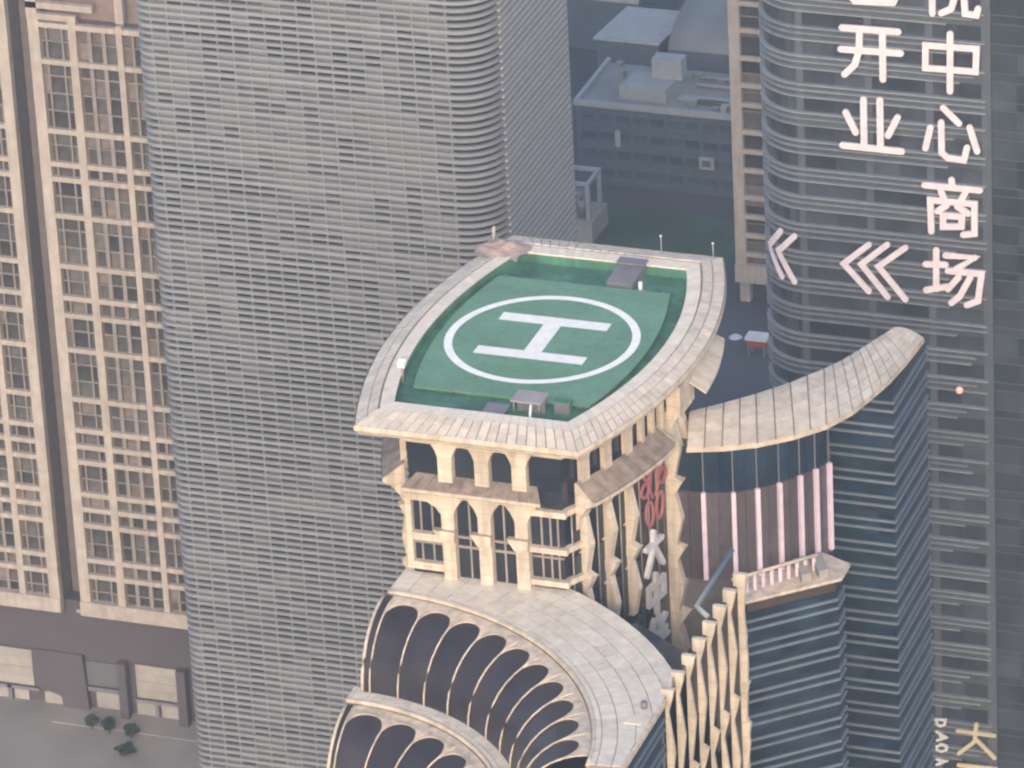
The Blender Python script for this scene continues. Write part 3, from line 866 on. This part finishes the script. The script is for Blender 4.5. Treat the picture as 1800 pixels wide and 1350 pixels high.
for i in range(21):
    x = FXL + 3.2 + i * 2.95
    if x < FXR - FRR + 1:
        unit_box('mullion', x, FYF + 0.50, 99, 0.22, 0.5, 182, FINM, FT)
box('side_panel', FXR - 0.6, FXR - 0.10, FYF + FRR, FYB, 6, 188, mat('lightened_side_panel', (0.46, 0.45, 0.44), 0.6, var=0.1), FT)  # paler than the fins, to make up for weak light on this side
for i in range(14):
    unit_box('mullion', FXR - 0.42, FYF + FRR + 1 + i * 2.4, 99, 0.5, 0.3, 182, FINM, FT)

# ================================================================== BEIGE GRID TOWERS
BEAMS = [24.2, 30.9, 34.35, 41.8, 45.2, 48.4, 55.2, 58.5, 61.9, 68.4, 78.6, 85.7, 89.3, 95.8, 106.0, 113.4, 116.4, 123.0, 136.7]
def pane_mat():
    return random.choices((PANE1, PANE2, PANE3), (0.5, 0.22, 0.28))[0]
def grid_front(t, Y, cols, mulls, x0, x1, z0, z1, beams, fh, thin=0.24, beam_t=0.95):
    box('core', x0 + 0.2, x1 - 0.2, Y + 1.3, Y + 22, z0 + 0.3, z1 - 0.6, RECESS, t)
    for (x, w) in cols:
        unit_box('column', x, Y + 0.5, (z0 + z1) / 2, w, 1.5, z1 - z0, GRIDS, t)
    for zb in beams:
        unit_box('beam', (x0 + x1) / 2, Y + 0.35, zb, x1 - x0, 1.0, beam_t, GRIDS, t)
    for (x, w) in mulls:
        unit_box('mullion', x, Y + 0.72, (z0 + z1) / 2, w, 0.5, z1 - z0 - 1, GRIDM, t)
    nf = int((z1 - z0 - 1) / fh)
    for k in range(nf):
        zb = z0 + (k + 1) * fh
        if min(abs(zb - b) for b in beams) > 0.9:
            unit_box('transom', (x0 + x1) / 2, Y + 0.74, zb, x1 - x0 - 1, 0.42, thin, GRIDM, t)
    xs = sorted([(x, w) for x, w in cols] + [(x, w) for x, w in mulls])
    for (xa, wa), (xb, wb) in zip(xs[:-1], xs[1:]):
        a, b = xa + wa / 2, xb - wb / 2
        if b - a < 0.3: continue
        for k in range(nf):
            zb = z0 + (k + 0.5) * fh
            unit_box('pane', (a + b) / 2, Y + 1.12 + random.uniform(0, 0.05), zb, b - a, 0.12, fh - 0.1, pane_mat(), t)
G1 = thing('grid_tower', 'beige stone grid tower slab with recessed windows, beside the silver finned tower', 'tower', group='beige grid tower slabs')
grid_front(G1, 175.0, [(-158.4, 2.1), (-150.9, 1.55), (-141.75, 1.15), (-132.5, 1.2)], [(-156.3, 0.35), (-153.2, 0.35), (-147.9, 0.75), (-145.1, 0.75), (-139.4, 0.5), (-137.0, 0.4)],
           -159.4, -132.0, 24.0, 145.0, BEAMS + [143.9], 3.43)
box('plinth_beam', -159.5, -131.9, 174.4, 176.0, 22.4, 25.4, GRIDS, G1)
box('crown_beam', -159.5, -146.5, 174.6, 175.8, 147.2, 148.4, GRIDS, G1)
box('crown_beam', -159.5, -150.0, 174.7, 175.7, 145.0, 146.2, GRIDS, G1)
box('crown_column', -159.5, -157.4, 174.6, 175.9, 144.9, 160, GRIDS, G1)
box('roof_screen', -157, -139, 178, 179, 144, 158, mat('rose_grey_screen', (0.22, 0.17, 0.155), 0.8), G1)
box('crown_column', -142.2, -140.6, 174.8, 176, 145.6, 160, GRIDS, G1)
G2 = thing('grid_tower', 'beige stone grid tower slab at the far left edge, beyond the dark recess', 'tower', group='beige grid tower slabs')
grid_front(G2, 175.0, [(-164.75, 2.1), (-171.4, 1.3), (-180.0, 1.3), (-187.0, 1.3)], [(-167.2, 0.35), (-169.7, 0.35), (-174.5, 0.6), (-177.2, 0.6), (-183.5, 0.5)],
           -188, -163.7, 24.0, 175.0, BEAMS + [147.0, 153.8, 160.4, 167.0], 3.43)
box('plinth_beam', -188, -163.6, 174.4, 176.0, 22.4, 25.4, GRIDS, G2)
box('crown_beam', -188, -163.6, 174.6, 176.0, 173.6, 175.6, GRIDS, G2)
RW = tag(box('recess_wall', -163.6, -159.6, 180.5, 195, 10, 165, RECESS), 'dark grey recessed wall between the two beige grid slabs', 'wall')
for k in range(34):
    unit_box('vent_louvre', -160.4, 180.3, 26 + k * 3.43, 1.2, 0.5, 1.7, GREYM, RW)
# lobby storey below the slabs
LB_ = thing('lobby_podium', 'shadowy violet grey lobby storey with pale panels under the beige grid towers', 'podium')
box('upper_wall', -190, -131, 177.0, 196, 12.32, 24.0, VIOLET, LB_)
box('back_wall', -190, -131, 178.2, 196, 0.1, 12.3, VIOLET, LB_)
def lp(name, x0, x1, z0, z1, y0, m): return box(name, x0, x1, y0, y0 + 0.35, z0, z1, m, LB_)
for x0, x1, z0, z1 in ((-150.7, -141.6, 4.1, 11.3), (-186.0, -172.2, 3.5, 11.4)):
    nz_ = 4
    for k in range(nz_):
        h = (z1 - z0) / nz_
        lp('pale_panel', x0, x1, z0 + k * h + 0.03, z0 + (k + 1) * h - 0.03, 177.6 - 0.05 * (k % 2), PALEW)
    lp('sill_beam', x0 - 0.2, x1 + 1.2, z0 - 0.75, z0 - 0.1, 176.9, GREYM)
for x0, x1, z1 in ((-151.0, -147.3, 3.0), (-146.0, -141.9, 3.0), (-186.0, -182.0, 2.4), (-181.0, -177.9, 2.4), (-176.6, -173.6, 2.4), (-170.2, -166.5, 2.6)):
    lp('pale_panel', x0, x1, 0.13, z1, 177.7, PALEW)
lp('grey_panel', -161.0, -153.8, 5.4, 10.6, 177.7, mat('slate_panel', (0.12, 0.125, 0.13), 0.6))
lp('ledge', -161.2, -153.6, 4.3, 5.2, 177.2, GREYM)
lp('pale_panel', -159.3, -153.8, 0.6, 4.1, 177.6, PALEW)
plate('pier', [(-171.6, 12.3), (-171.6, 4.5), (-166.2, 2.6), (-166.0, 0.13), (-160.6, 0.13), (-161.2, 12.3)], (0, 0), (1, 0), (0, -1), (-178.0, -176.6), VIOLET, LB_)
for x0, x1 in ((-153.5, -151.8), (-141.4, -139.6)):
    box('column', x0, x1, 175.2, 176.8, 0.13, 12.3, VIOLET, LB_)
for x in (-181.6, -177.2, -146.6, -141.6):
    box('post', x - 0.4, x + 0.4, 176.9, 177.6, 0.13, 3.4, GREYM, LB_)
box('entrance_step', -166, -136, 171.0, 178.0, 0.125, 0.3, PLAZA, LB_)
for x in (-160.5, -170, -152.3, -145.2):
    box('wall_light_box', x - 0.9, x + 0.9, 176.6, 176.9, 21.6, 22.3, PALEW, LB_)

G3 = thing('grid_tower', 'beige stone grid tower half hidden behind the curved corner of the lettered tower', 'tower', group='beige grid tower slabs')
grid_front(G3, 375.0, [(-90.9, 2.4), (-84.4, 1.6), (-76, 1.6)], [(-82.4, 0.5), (-79.5, 0.5)], -92.1, -75, 6.5, 96.0, [z_ for z_ in (12.5, 17, 21.5, 26, 32.4, 36.9, 41.4, 47.8, 52.3, 58.6, 65.0, 71.2, 77.6, 84, 90)], 4.4, beam_t=0.95)
box('plinth_beam', -92.2, -74.9, 374.3, 376.2, 6.0, 10.2, GRIDS, G3)
box('column', -92.0, -89.8, 377, 379, 0.1, 6.0, GRIDS, G3)
box('lobby_wall', -91, -76, 380, 397, 0.1, 6.6, VIOLET, G3)
box('roof_screen', -91.6, -75.2, 375.6, 396, 96.0, 99.0, GRIDS, G3)

# ================================================================== THE LETTERED TOWER
ST = thing('lettered_tower', 'grey glass office tower with a rounded corner, banded sunshades and glowing characters', 'tower')
LX, LY, LR = 3.5, 90.0, 8.0
def st_path(off, x_end):
    pts = [(LX - off, LY + 45), (LX - off, LY + LR)]
    for i in range(1, 11):
        a = math.pi + (math.pi / 2) * i / 10
        pts.append((LX + LR + (LR + off) * math.cos(a), LY + LR + (LR + off) * math.sin(a)))
    pts.append((x_end, LY - off))
    return pts
FH = 4.8
Z0 = 171.6
zlist = [Z0 + FH * k for k in range(-24, 12)]
prism('core', st_path(-0.6, 60.0) + [(60, LY + 45)], 0.0, 228.0, GREYW, ST)
def band(name, z0, z1, off, x_end, m, inn=-0.55):
    O, I = st_path(off, x_end), st_path(inn, x_end)
    n = len(O)
    v = [(x, y, z1) for x, y in O] + [(x, y, z1) for x, y in I] + [(x, y, z0) for x, y in O] + [(x, y, z0) for x, y in I]
    f = []
    for i in range(n - 1):
        f += [(i, i + 1, n + i + 1, n + i), (2 * n + i, 3 * n + i, 3 * n + i + 1, 2 * n + i + 1), (i, 2 * n + i, 2 * n + i + 1, i + 1)]
    f.append((n - 1, 3 * n - 1, 4 * n - 1, 2 * n - 1))
    return mesh_obj(name, v, f, m, ST)
random.seed(11)
for zt in zlist:
    band('spandrel', zt - 2.15, zt - 0.1, 0.0, 41.0, SPAND)
    e = random.choice((41.0, 41.0, 41.0, 37.5, 39.2))
    band('sunshade', zt - 0.10, zt + 0.10, 0.62, 41.0, SHADE)
    band('sunshade', zt - 1.05, zt - 0.87, 0.58, e, SHADE)
    e = random.choice((36.0, 37.0, 35.0, 41.0, 38.4))
    band('sunshade', zt - 2.15, zt - 1.97, 0.58, e, SHADE)
    # panes of the storey below the band: rounded corner in four pieces, then the flat bays
    za, zb = zt - FH + 0.12, zt - 2.2
    P = st_path(-0.12, 60.0)
    for i in range(1, 11):
        p, q = Vector(P[i]), Vector(P[i + 1]) if i < 10 else Vector(P[11])
        a = (q - p).normalized(); nn = Vector((a.y, -a.x)); L = (q - p).length - 0.05
        plate('corner_pane', [(0, za), (L, za), (L, zb), (0, zb)], p, a, nn, (-0.1, 0.0), SGLASS, ST)
    xs = [11.5, 16.9, 22.4, 27.2, 32.1, 36.6, 41.1]
    for a, b in zip(xs[:-1], xs[1:]):
        box('pane', a + 0.04, b - 0.04, LY + 0.12 + random.uniform(0, 0.02), LY + 0.22, za, zb, SGLASS, ST)
for zt in zlist:
    for dz in (0.0, 1.45):
        box('floor_line', 41.9, 60.0, LY - 0.06, LY + 0.3, zt - dz - 0.09, zt - dz + 0.03, PILAS, ST)
    for a, b in ((41.9, 45.9), (45.9, 50.0), (50.0, 54.0)):
        box('pane', a + 0.03, b - 0.03, LY + 0.1, LY + 0.25, zt - FH + 0.05, zt - 1.56, SGLASS, ST)
        box('pane', a + 0.03, b - 0.03, LY + 0.1, LY + 0.25, zt - 1.40, zt - 0.11, SGLASS, ST)
for x, w in ((11.4, 1.15), (22.4, 1.15), (32.1, 1.2), (41.1, 1.5)):
    box('pilaster', x - w / 2, x + w / 2, LY - 0.02, LY + 0.5, 50, 227, PILAS, ST)
tube('corner_post', [(LX - 0.3, LY + LR - 0.2, 50), (LX - 0.3, LY + LR - 0.2, 227)], 0.5, PILAS, ST, 8)

GLY = {
 'already': [[(19.22, 209.61), (26.6, 209.87), (26.54, 206.34)], [(26.54, 206.34), (19.95, 206.04)], [(19.67, 207.16), (19.87, 202.17), (20.85, 201.01), (26.85, 201.32), (27.48, 202.89)]],
 'open': [[(18.64, 196.39), (27.57, 196.52)], [(18.36, 192.78), (27.91, 192.98)], [(21.45, 196.35), (21.28, 192.85), (20.63, 190.47), (18.88, 188.6)], [(25.07, 196.38), (25.02, 188.36)]],
 'trade': [[(21.83, 184.65), (21.78, 176.95)], [(24.45, 184.81), (24.41, 177.01)], [(18.95, 182.22), (20.5, 178.96)], [(27.23, 182.22), (25.66, 178.96)], [(18.32, 176.59), (27.84, 176.52)]],
 'court': [[(33.03, 209.21), (33.01, 200.07)], [(33.03, 209.21), (34.91, 209.18), (33.89, 206.6), (34.86, 205.03), (33.85, 203.9)], [(35.48, 207.37), (35.5, 208.61), (40.63, 208.78), (40.42, 207.52)], [(36.46, 206.22), (39.81, 206.37)], [(35.44, 204.05), (40.78, 204.26)], [(36.83, 203.97), (36.0, 201.19), (34.4, 200.31)], [(38.01, 204.09), (38.17, 200.57), (39.95, 200.49), (40.2, 201.59)]],
 'middle': [[(31.84, 194.73), (39.89, 194.89), (39.7, 191.09), (31.78, 190.94), (31.84, 194.73)], [(35.75, 197.0), (35.63, 187.42)]],
 'heart': [[(34.49, 184.55), (36.97, 182.16)], [(32.44, 181.05), (31.59, 177.44)], [(34.16, 182.08), (34.19, 176.97), (35.09, 176.21), (37.7, 176.06), (38.22, 178.25)], [(38.66, 181.69), (39.82, 177.77)]],
 'commerce': [[(35.68, 172.54), (35.76, 171.55)], [(31.33, 171.18), (40.17, 171.22)], [(33.96, 170.46), (34.42, 169.3)], [(37.91, 170.68), (37.14, 169.19)], [(32.35, 163.43), (32.24, 168.76), (39.3, 168.82), (39.25, 163.79), (37.45, 163.38)], [(34.87, 168.14), (33.35, 166.97)], [(36.57, 168.13), (38.25, 167.1)], [(34.28, 166.37), (37.3, 166.49), (37.19, 164.77), (34.26, 164.45), (34.28, 166.37)]],
 'field': [[(33.07, 160.26), (32.98, 153.53)], [(31.32, 157.63), (34.55, 157.89)], [(31.35, 153.18), (34.69, 154.14)], [(34.57, 159.52), (39.2, 159.63), (36.25, 157.37)], [(34.92, 156.92), (40.31, 157.02), (39.69, 152.26), (37.88, 151.34)], [(36.61, 155.99), (34.88, 153.75)], [(38.51, 156.2), (36.76, 152.74), (35.42, 151.46)]],
 'chev1': [[(22.22, 159.97), (18.04, 156.23), (22.07, 151.87)]], 'chev2': [[(25.19, 160.3), (20.91, 156.45), (25.12, 151.2)]], 'chev3': [[(28.13, 160.12), (23.68, 156.36), (27.99, 151.12)]],
 'chev4': [[(7.58, 160.22), (4.84, 156.42), (7.57, 152.29)]], 'chev5': [[(10.11, 160.04), (6.95, 156.56), (9.9, 152.08)]],
 'gold_great': [[(35.48, 74.33), (41.66, 74.31)], [(38.64, 76.03), (38.33, 72.78), (35.61, 70.09)], [(38.5, 73.2), (41.62, 70.16)]],
 'gold_next': [[(35.59, 67.9), (41.79, 68.11)], [(36.99, 67.9), (37.14, 65.95)], [(39.95, 68.0), (40.02, 66.17)], [(35.66, 65.72), (41.96, 65.84)], [(38.46, 68.02), (38.59, 61.99)]],
 'D': [[(31.89, 75.97), (33.47, 76.1), (33.27, 75.14), (32.62, 74.8), (32.06, 75.01), (31.89, 75.97)]],
 'A': [[(31.95, 73.7), (33.52, 72.79), (32.02, 72.05)], [(32.6, 73.38), (32.68, 72.36)]],
 'O': [[(32.76, 71.44), (33.59, 71.14), (33.58, 70.52), (32.74, 70.04), (31.96, 70.28), (31.97, 70.9), (32.76, 71.44)]],
 'A2': [[(31.88, 68.49), (33.55, 68.33), (31.87, 67.45)], [(32.44, 68.47), (32.43, 67.64)]],
}
def st_place(s, z, d):
    x = s
    if x >= LX + LR: y = LY
    else: y = LY + LR - math.sqrt(max(0.0, LR * LR - (LX + LR - x) ** 2))
    return (x, y - 0.66 - d, z)
def sign(label, keys, w, m, depth=0.35, nm='character'):
    o = thing('facade_sign', label, 'sign', group='lettering on the grey glass tower')
    for k in keys:
        st = GLY[k]
        # short pieces so that the strokes follow the rounded corner
        if k in ('chev4', 'chev5'):
            st = [[(a[0] + (b[0] - a[0]) * i / 4, a[1] + (b[1] - a[1]) * i / 4) for a, b in zip(s[:-1], s[1:]) for i in range(4)] + [s[-1]] for s in st]
        stroke_mesh(nm, st, w, st_place, m, o, depth)
    return o
sign('column of big white characters reading 院中心商场 down the lettered tower', ['court', 'middle', 'heart', 'commerce', 'field'], 1.0, LEDW)
sign('shorter column of big white characters reading 已开业 above the triple arrow', ['already', 'open', 'trade'], 1.05, LEDW)
sign('three pinkish white chevron arrows below the short column of characters', ['chev1', 'chev2', 'chev3'], 0.95, LEDW, nm='chevron')
sign('pair of white chevron arrows wrapped on the rounded corner of the tower', ['chev4', 'chev5'], 0.95, LEDW, nm='chevron')
sign('gold characters starting with 大 low on the lettered tower', ['gold_great', 'gold_next'], 0.66, GLOWG)
sign('small white sideways letters running down beside the gold characters', ['D', 'A', 'O', 'A2'], 0.42, SIGNW, nm='letter')
o = thing('facade_lamp', 'small round warm lamp shining on the lettered tower facade', 'lamp')
mesh_obj('lamp_globe', [(36.5 + 0.65 * math.cos(2 * math.pi * i / 12) * math.sin(math.pi * (j + .5) / 6), LY - 0.9 + 0.6 * math.sin(2 * math.pi * i / 12) * math.sin(math.pi * (j + .5) / 6), 136.3 + 0.65 * math.cos(math.pi * (j + .5) / 6)) for j in range(6) for i in range(12)],
         [(j * 12 + i, j * 12 + (i + 1) % 12, (j + 1) * 12 + (i + 1) % 12, (j + 1) * 12 + i) for j in range(5) for i in range(12)], mat('warm_globe', (0.6, 0.4, 0.33), 0.6, emit=(1, 0.6, 0.45), emit_s=0.1), o, True)
unit_box('lamp_bracket', 36.5, LY - 0.25, 136.3, 0.3, 0.9, 0.3, GREYM, o)

# sliver of a dark plum tower beyond the lettered one
o = thing('plum_tower', 'sliver of a dark plum tower behind the lettered tower at the top corner', 'tower')
box('wall', 15, 40, 240, 265, 0, 190, PURP, o)
for k in range(30):
    unit_box('floor_band', 27.5, 239.8, 66 + k * 4.2, 25.4, 0.5, 0.6, RED, o)

# ================================================================== LOW BLOCKS BEHIND
OB = thing('office_block', 'low blue grey office block with a pale parapet and rooftop halls', 'building')
box('wall', -146, -70, 427.6, 452, 0.0, 19.2, BLOCK, OB)
box('roof', -145.5, -70, 428.2, 451, 19.2, 19.5, ROOFG, OB)
box('parapet', -146.4, -70, 427.2, 428.1, 19.2, 20.5, PARAP, OB)
box('parapet', -146.4, -145.5, 428.1, 452, 19.2, 20.5, PARAP, OB)
for k in range(4):
    for i in range(18):
        unit_box('window', -143 + i * 4.1, 427.5, 3.2 + k * 4.5, 3.2, 0.2, 1.8, mat('haze_tinted_window', (0.045, 0.062, 0.082), 0.3, rnd=0.3), OB)  # distance haze mixed into the window colour
    unit_box('floor_band', -108, 427.45, 1.3 + k * 4.5, 76, 0.3, 0.35, BLOCK, OB)
w_ = box('sign_box', -116.8, -113.4, 426.8, 427.4, 6.6, 9.6, PARAP, OB)
box('sign_face', -116.1, -114.1, 426.7, 426.78, 7.3, 8.9, BLOCK, w_)
box('stair_light', -136.6, -135.4, 427.0, 427.4, 10.0, 14.0, PARAP, OB)
hexa('plant_room', [(-137, 432, 19.5), (-126, 432, 19.5), (-125, 441, 19.5), (-136, 441, 19.5), (-137, 432, 22.8), (-126, 432, 22.8), (-125, 441, 22.8), (-136, 441, 22.8)], PARAP, OB)
hexa('plant_room', [(-131, 438, 22.8), (-124, 438, 22.8), (-124, 442, 22.8), (-131, 442, 22.8), (-131, 438, 27.5), (-124, 438, 27.5), (-124, 442, 27.5), (-131, 442, 27.5)], PARAP, OB)
random.seed(3)
for i in range(26):
    a, b, c = random.uniform(0.8, 2.6), random.uniform(0.8, 2.2), random.uniform(0.6, 1.8)
    x, y = random.uniform(-144, -74), random.choice((random.uniform(429.5, 431.5), random.uniform(443, 450)))
    box('roof_unit', x, x + a, y, y + b, 19.5, 19.5 + c, random.choice((GREYM, PARAP, ROOFG)), OB)
for y in (442.2, 446.5):
    tube('duct', [(-122, y, 20.2), (-90, y, 20.2), (-88, y + 1.5, 20.2), (-74, y + 1.5, 20.2)], 0.4, PARAP, OB, 6)
box('roof_garden', -119, -72, 433, 434.5, 19.5, 20.4, LAWN, OB)
box('walkway', -124, -72, 435, 437, 19.5, 19.9, PARAP, OB)
HALL = thing('barrel_hall', 'hazy grey barrel roofed hall with a pale flat annex behind the office block', 'building')
hv, hf = [], []
for j, x in enumerate((-133, -60)):
    for i in range(13):
        a = math.pi * i / 12
        hv.append((x, 475 - 19 * math.cos(a), 22 + 6.5 * math.sin(a)))
for i in range(12):
    hf.append((i, i + 1, 13 + i + 1, 13 + i))
hf += [tuple(range(12, -1, -1)), tuple(range(13, 26))]
mesh_obj('barrel_roof', hv, hf, ROOFG, HALL, True)
box('hall_wall', -133, -60, 456, 494, 0, 22.0, BLOCK, HALL)
hexa('annex', [(-151, 458, 0), (-136, 458, 0), (-134, 476, 0), (-149, 476, 0), (-151, 458, 22), (-136, 458, 22), (-134, 476, 22), (-149, 476, 22)], BLOCK, HALL)
hexa('annex_roof', [(-151.6, 457.4, 22), (-135.6, 457.4, 22), (-133.6, 476.6, 22), (-149.6, 476.6, 22), (-151.6, 457.4, 22.6), (-135.6, 457.4, 22.6), (-133.6, 476.6, 22.6), (-149.6, 476.6, 22.6)], PARAP, HALL)
o = thing('far_block', 'dark hazy block with a pale roof edge just right of the finned tower', 'building')
box('wall', -215, -155, 500, 530, 0, 13, BLOCK, o)
box('parapet', -215.4, -154.6, 499.5, 501, 13, 14.2, PARAP, o)
for k in range(12):
    unit_box('roof_unit', -205 + k * 4.2, 505 + (k % 3), 14.0, 2.0, 2.0, 1.8, GREYM, o)
o = thing('far_slab', 'broad hazy blue slab building closing the view at the top', 'building')
box('wall', -330, 60, 620, 650, 0, 60, BLOCK, o)
for i in range(40):
    unit_box('pilaster', -325 + i * 9.6, 619.7, 30, 0.8, 0.6, 60, ROOFG, o)
# white steel plant frame by the finned tower
o = thing('cooling_plant', 'pale framed cooling plant with dark round tanks beside the finned tower', 'plant')
for (x, y) in ((-141, 398), (-133.5, 398), (-141, 406), (-133.5, 406)):
    unit_box('post', x, y, 7, 0.9, 0.9, 14, PARAP, o)
for y in (398, 406):
    unit_box('frame_beam', -137.2, y, 14, 8.4, 0.8, 0.8, PARAP, o)
for x in (-141, -133.5):
    unit_box('frame_beam', x, 402, 14.02, 0.8, 7.0, 0.8, PARAP, o)
box('base', -142, -132.5, 397, 408, 0.1, 5.0, PALEW, o)
for (x, y, r) in ((-139.2, 400, 1.4), (-135.6, 400.5, 1.4), (-137.5, 404, 1.5)):
    tube('tank', [(x, y, 5), (x, y, 9.5)], r, GREYM, o, 12)
tube('pipe', [(-139.2, 399, 9.5), (-139.2, 398.4, 11.5), (-135.6, 398.4, 11.5), (-135.6, 399, 9.6)], 0.35, PARAP, o, 6)

# kiosk on the dark forecourt
o = thing('kiosk', 'small red and white kiosk on legs standing on the dark forecourt', 'kiosk')
box('roof', -83.2, -78.4, 351.6, 355.0, 3.9, 4.6, WHITEM, o)
box('body', -82.8, -78.8, 352.0, 354.6, 2.4, 3.85, RED, o)
for x in (-82.5, -79.1):
    for y in (352.2, 354.4):
        unit_box('leg', x, y, 1.2, 0.4, 0.4, 2.4, GREYM, o)
o = thing('parasol', 'pale round parasol beside the red and white kiosk', 'parasol')
tube('pole', [(-85.6, 353, 0), (-85.6, 353, 4.0)], 0.12, GREYM, o, 6)
mesh_obj('canopy', [(-85.6, 353, 4.6)] + [(-85.6 + 1.5 * math.cos(i * math.pi / 5), 353 + 1.5 * math.sin(i * math.pi / 5), 3.7) for i in range(10)],
         [(0, 1 + i, 1 + (i + 1) % 10) for i in range(10)] + [tuple(range(10, 0, -1))], mat('pale_canvas', (0.55, 0.56, 0.62), 0.9), o)
g = box('forecourt', -110, -60, 300, 372, 0.004, 0.06, mat('dark_paving', (0.085, 0.085, 0.09), 0.9, var=0.2, scale=0.05)); struct(g)

# street trees in front of the lobby
def tree(x, y, h, r, label):
    o = thing('street_tree', label, 'tree', group='young trees in front of the lobby')
    tube('trunk', [(x, y, 0.1), (x + 0.1, y, h * 0.4), (x - 0.1, y + 0.1, h * 0.7)], 0.16, BARK, o, 6)
    for k in range(3):
        a = k * 2.1 + x
        tube('limb', [(x, y, h * 0.4), (x + r * 0.5 * math.cos(a), y + r * 0.5 * math.sin(a), h * 0.7)], 0.08, BARK, o, 5)
    v, f = [], []
    for k in range(1100):
        while True:
            p = Vector((random.uniform(-1, 1), random.uniform(-1, 1), random.uniform(-1, 1)))
            if p.length < 1 and (p.length > 0.35 or random.random() < 0.3): break
        c = Vector((x + p.x * r * (0.85 + 0.45 * math.sin(4 * p.y + x * 3)), y + p.y * r * (0.8 + 0.4 * math.cos(5 * p.x + y)), h * 0.68 + p.z * h * 0.36))
        a = Vector((random.uniform(-1, 1), random.uniform(-1, 1), random.uniform(-1, 1))).normalized() * 0.3
        b = a.cross(Vector((random.random(), random.random(), 1))).normalized() * 0.24
        i0 = len(v); v += [c - a, c + b, c + a, c - b]; f.append((i0, i0 + 1, i0 + 2, i0 + 3))
    mesh_obj('crown', v, f, LEAF, o)
for x, y, h, r, lab in ((-157.5, 170.6, 3.0, 1.3, 'small dark tree just left of the slim lobby column'),
                        (-153.6, 169.8, 3.4, 1.4, 'small dark tree in front of the slim lobby column'),
                        (-149.0, 169.5, 2.6, 1.6, 'small dark tree in front of the big pale lobby panel'),
                        (-147.5, 163.5, 1.8, 2.0, 'low spreading tree nearest the road by the finned tower')):
    tree(x, y, h, r, lab)

# ================================================================== HAZE
hz = box('haze', -1520, 1520, -720, 2020, -1.5, 548.0, JOINT)
hz['kind'] = 'stuff'
hm = bpy.data.materials.new('haze_air'); hm.use_nodes = True
t = hm.node_tree
t.nodes.remove(t.nodes['Principled BSDF'])
pv = t.nodes.new('ShaderNodeVolumePrincipled')
pv.inputs['Color'].default_value = (0.80, 0.88, 1.0, 1)
pv.inputs['Density'].default_value = 0.00022
pv.inputs['Anisotropy'].default_value = 0.45
t.links.new(pv.outputs[0], t.nodes['Material Output'].inputs['Volume'])
hz.data.materials.clear(); hz.data.materials.append(hm)
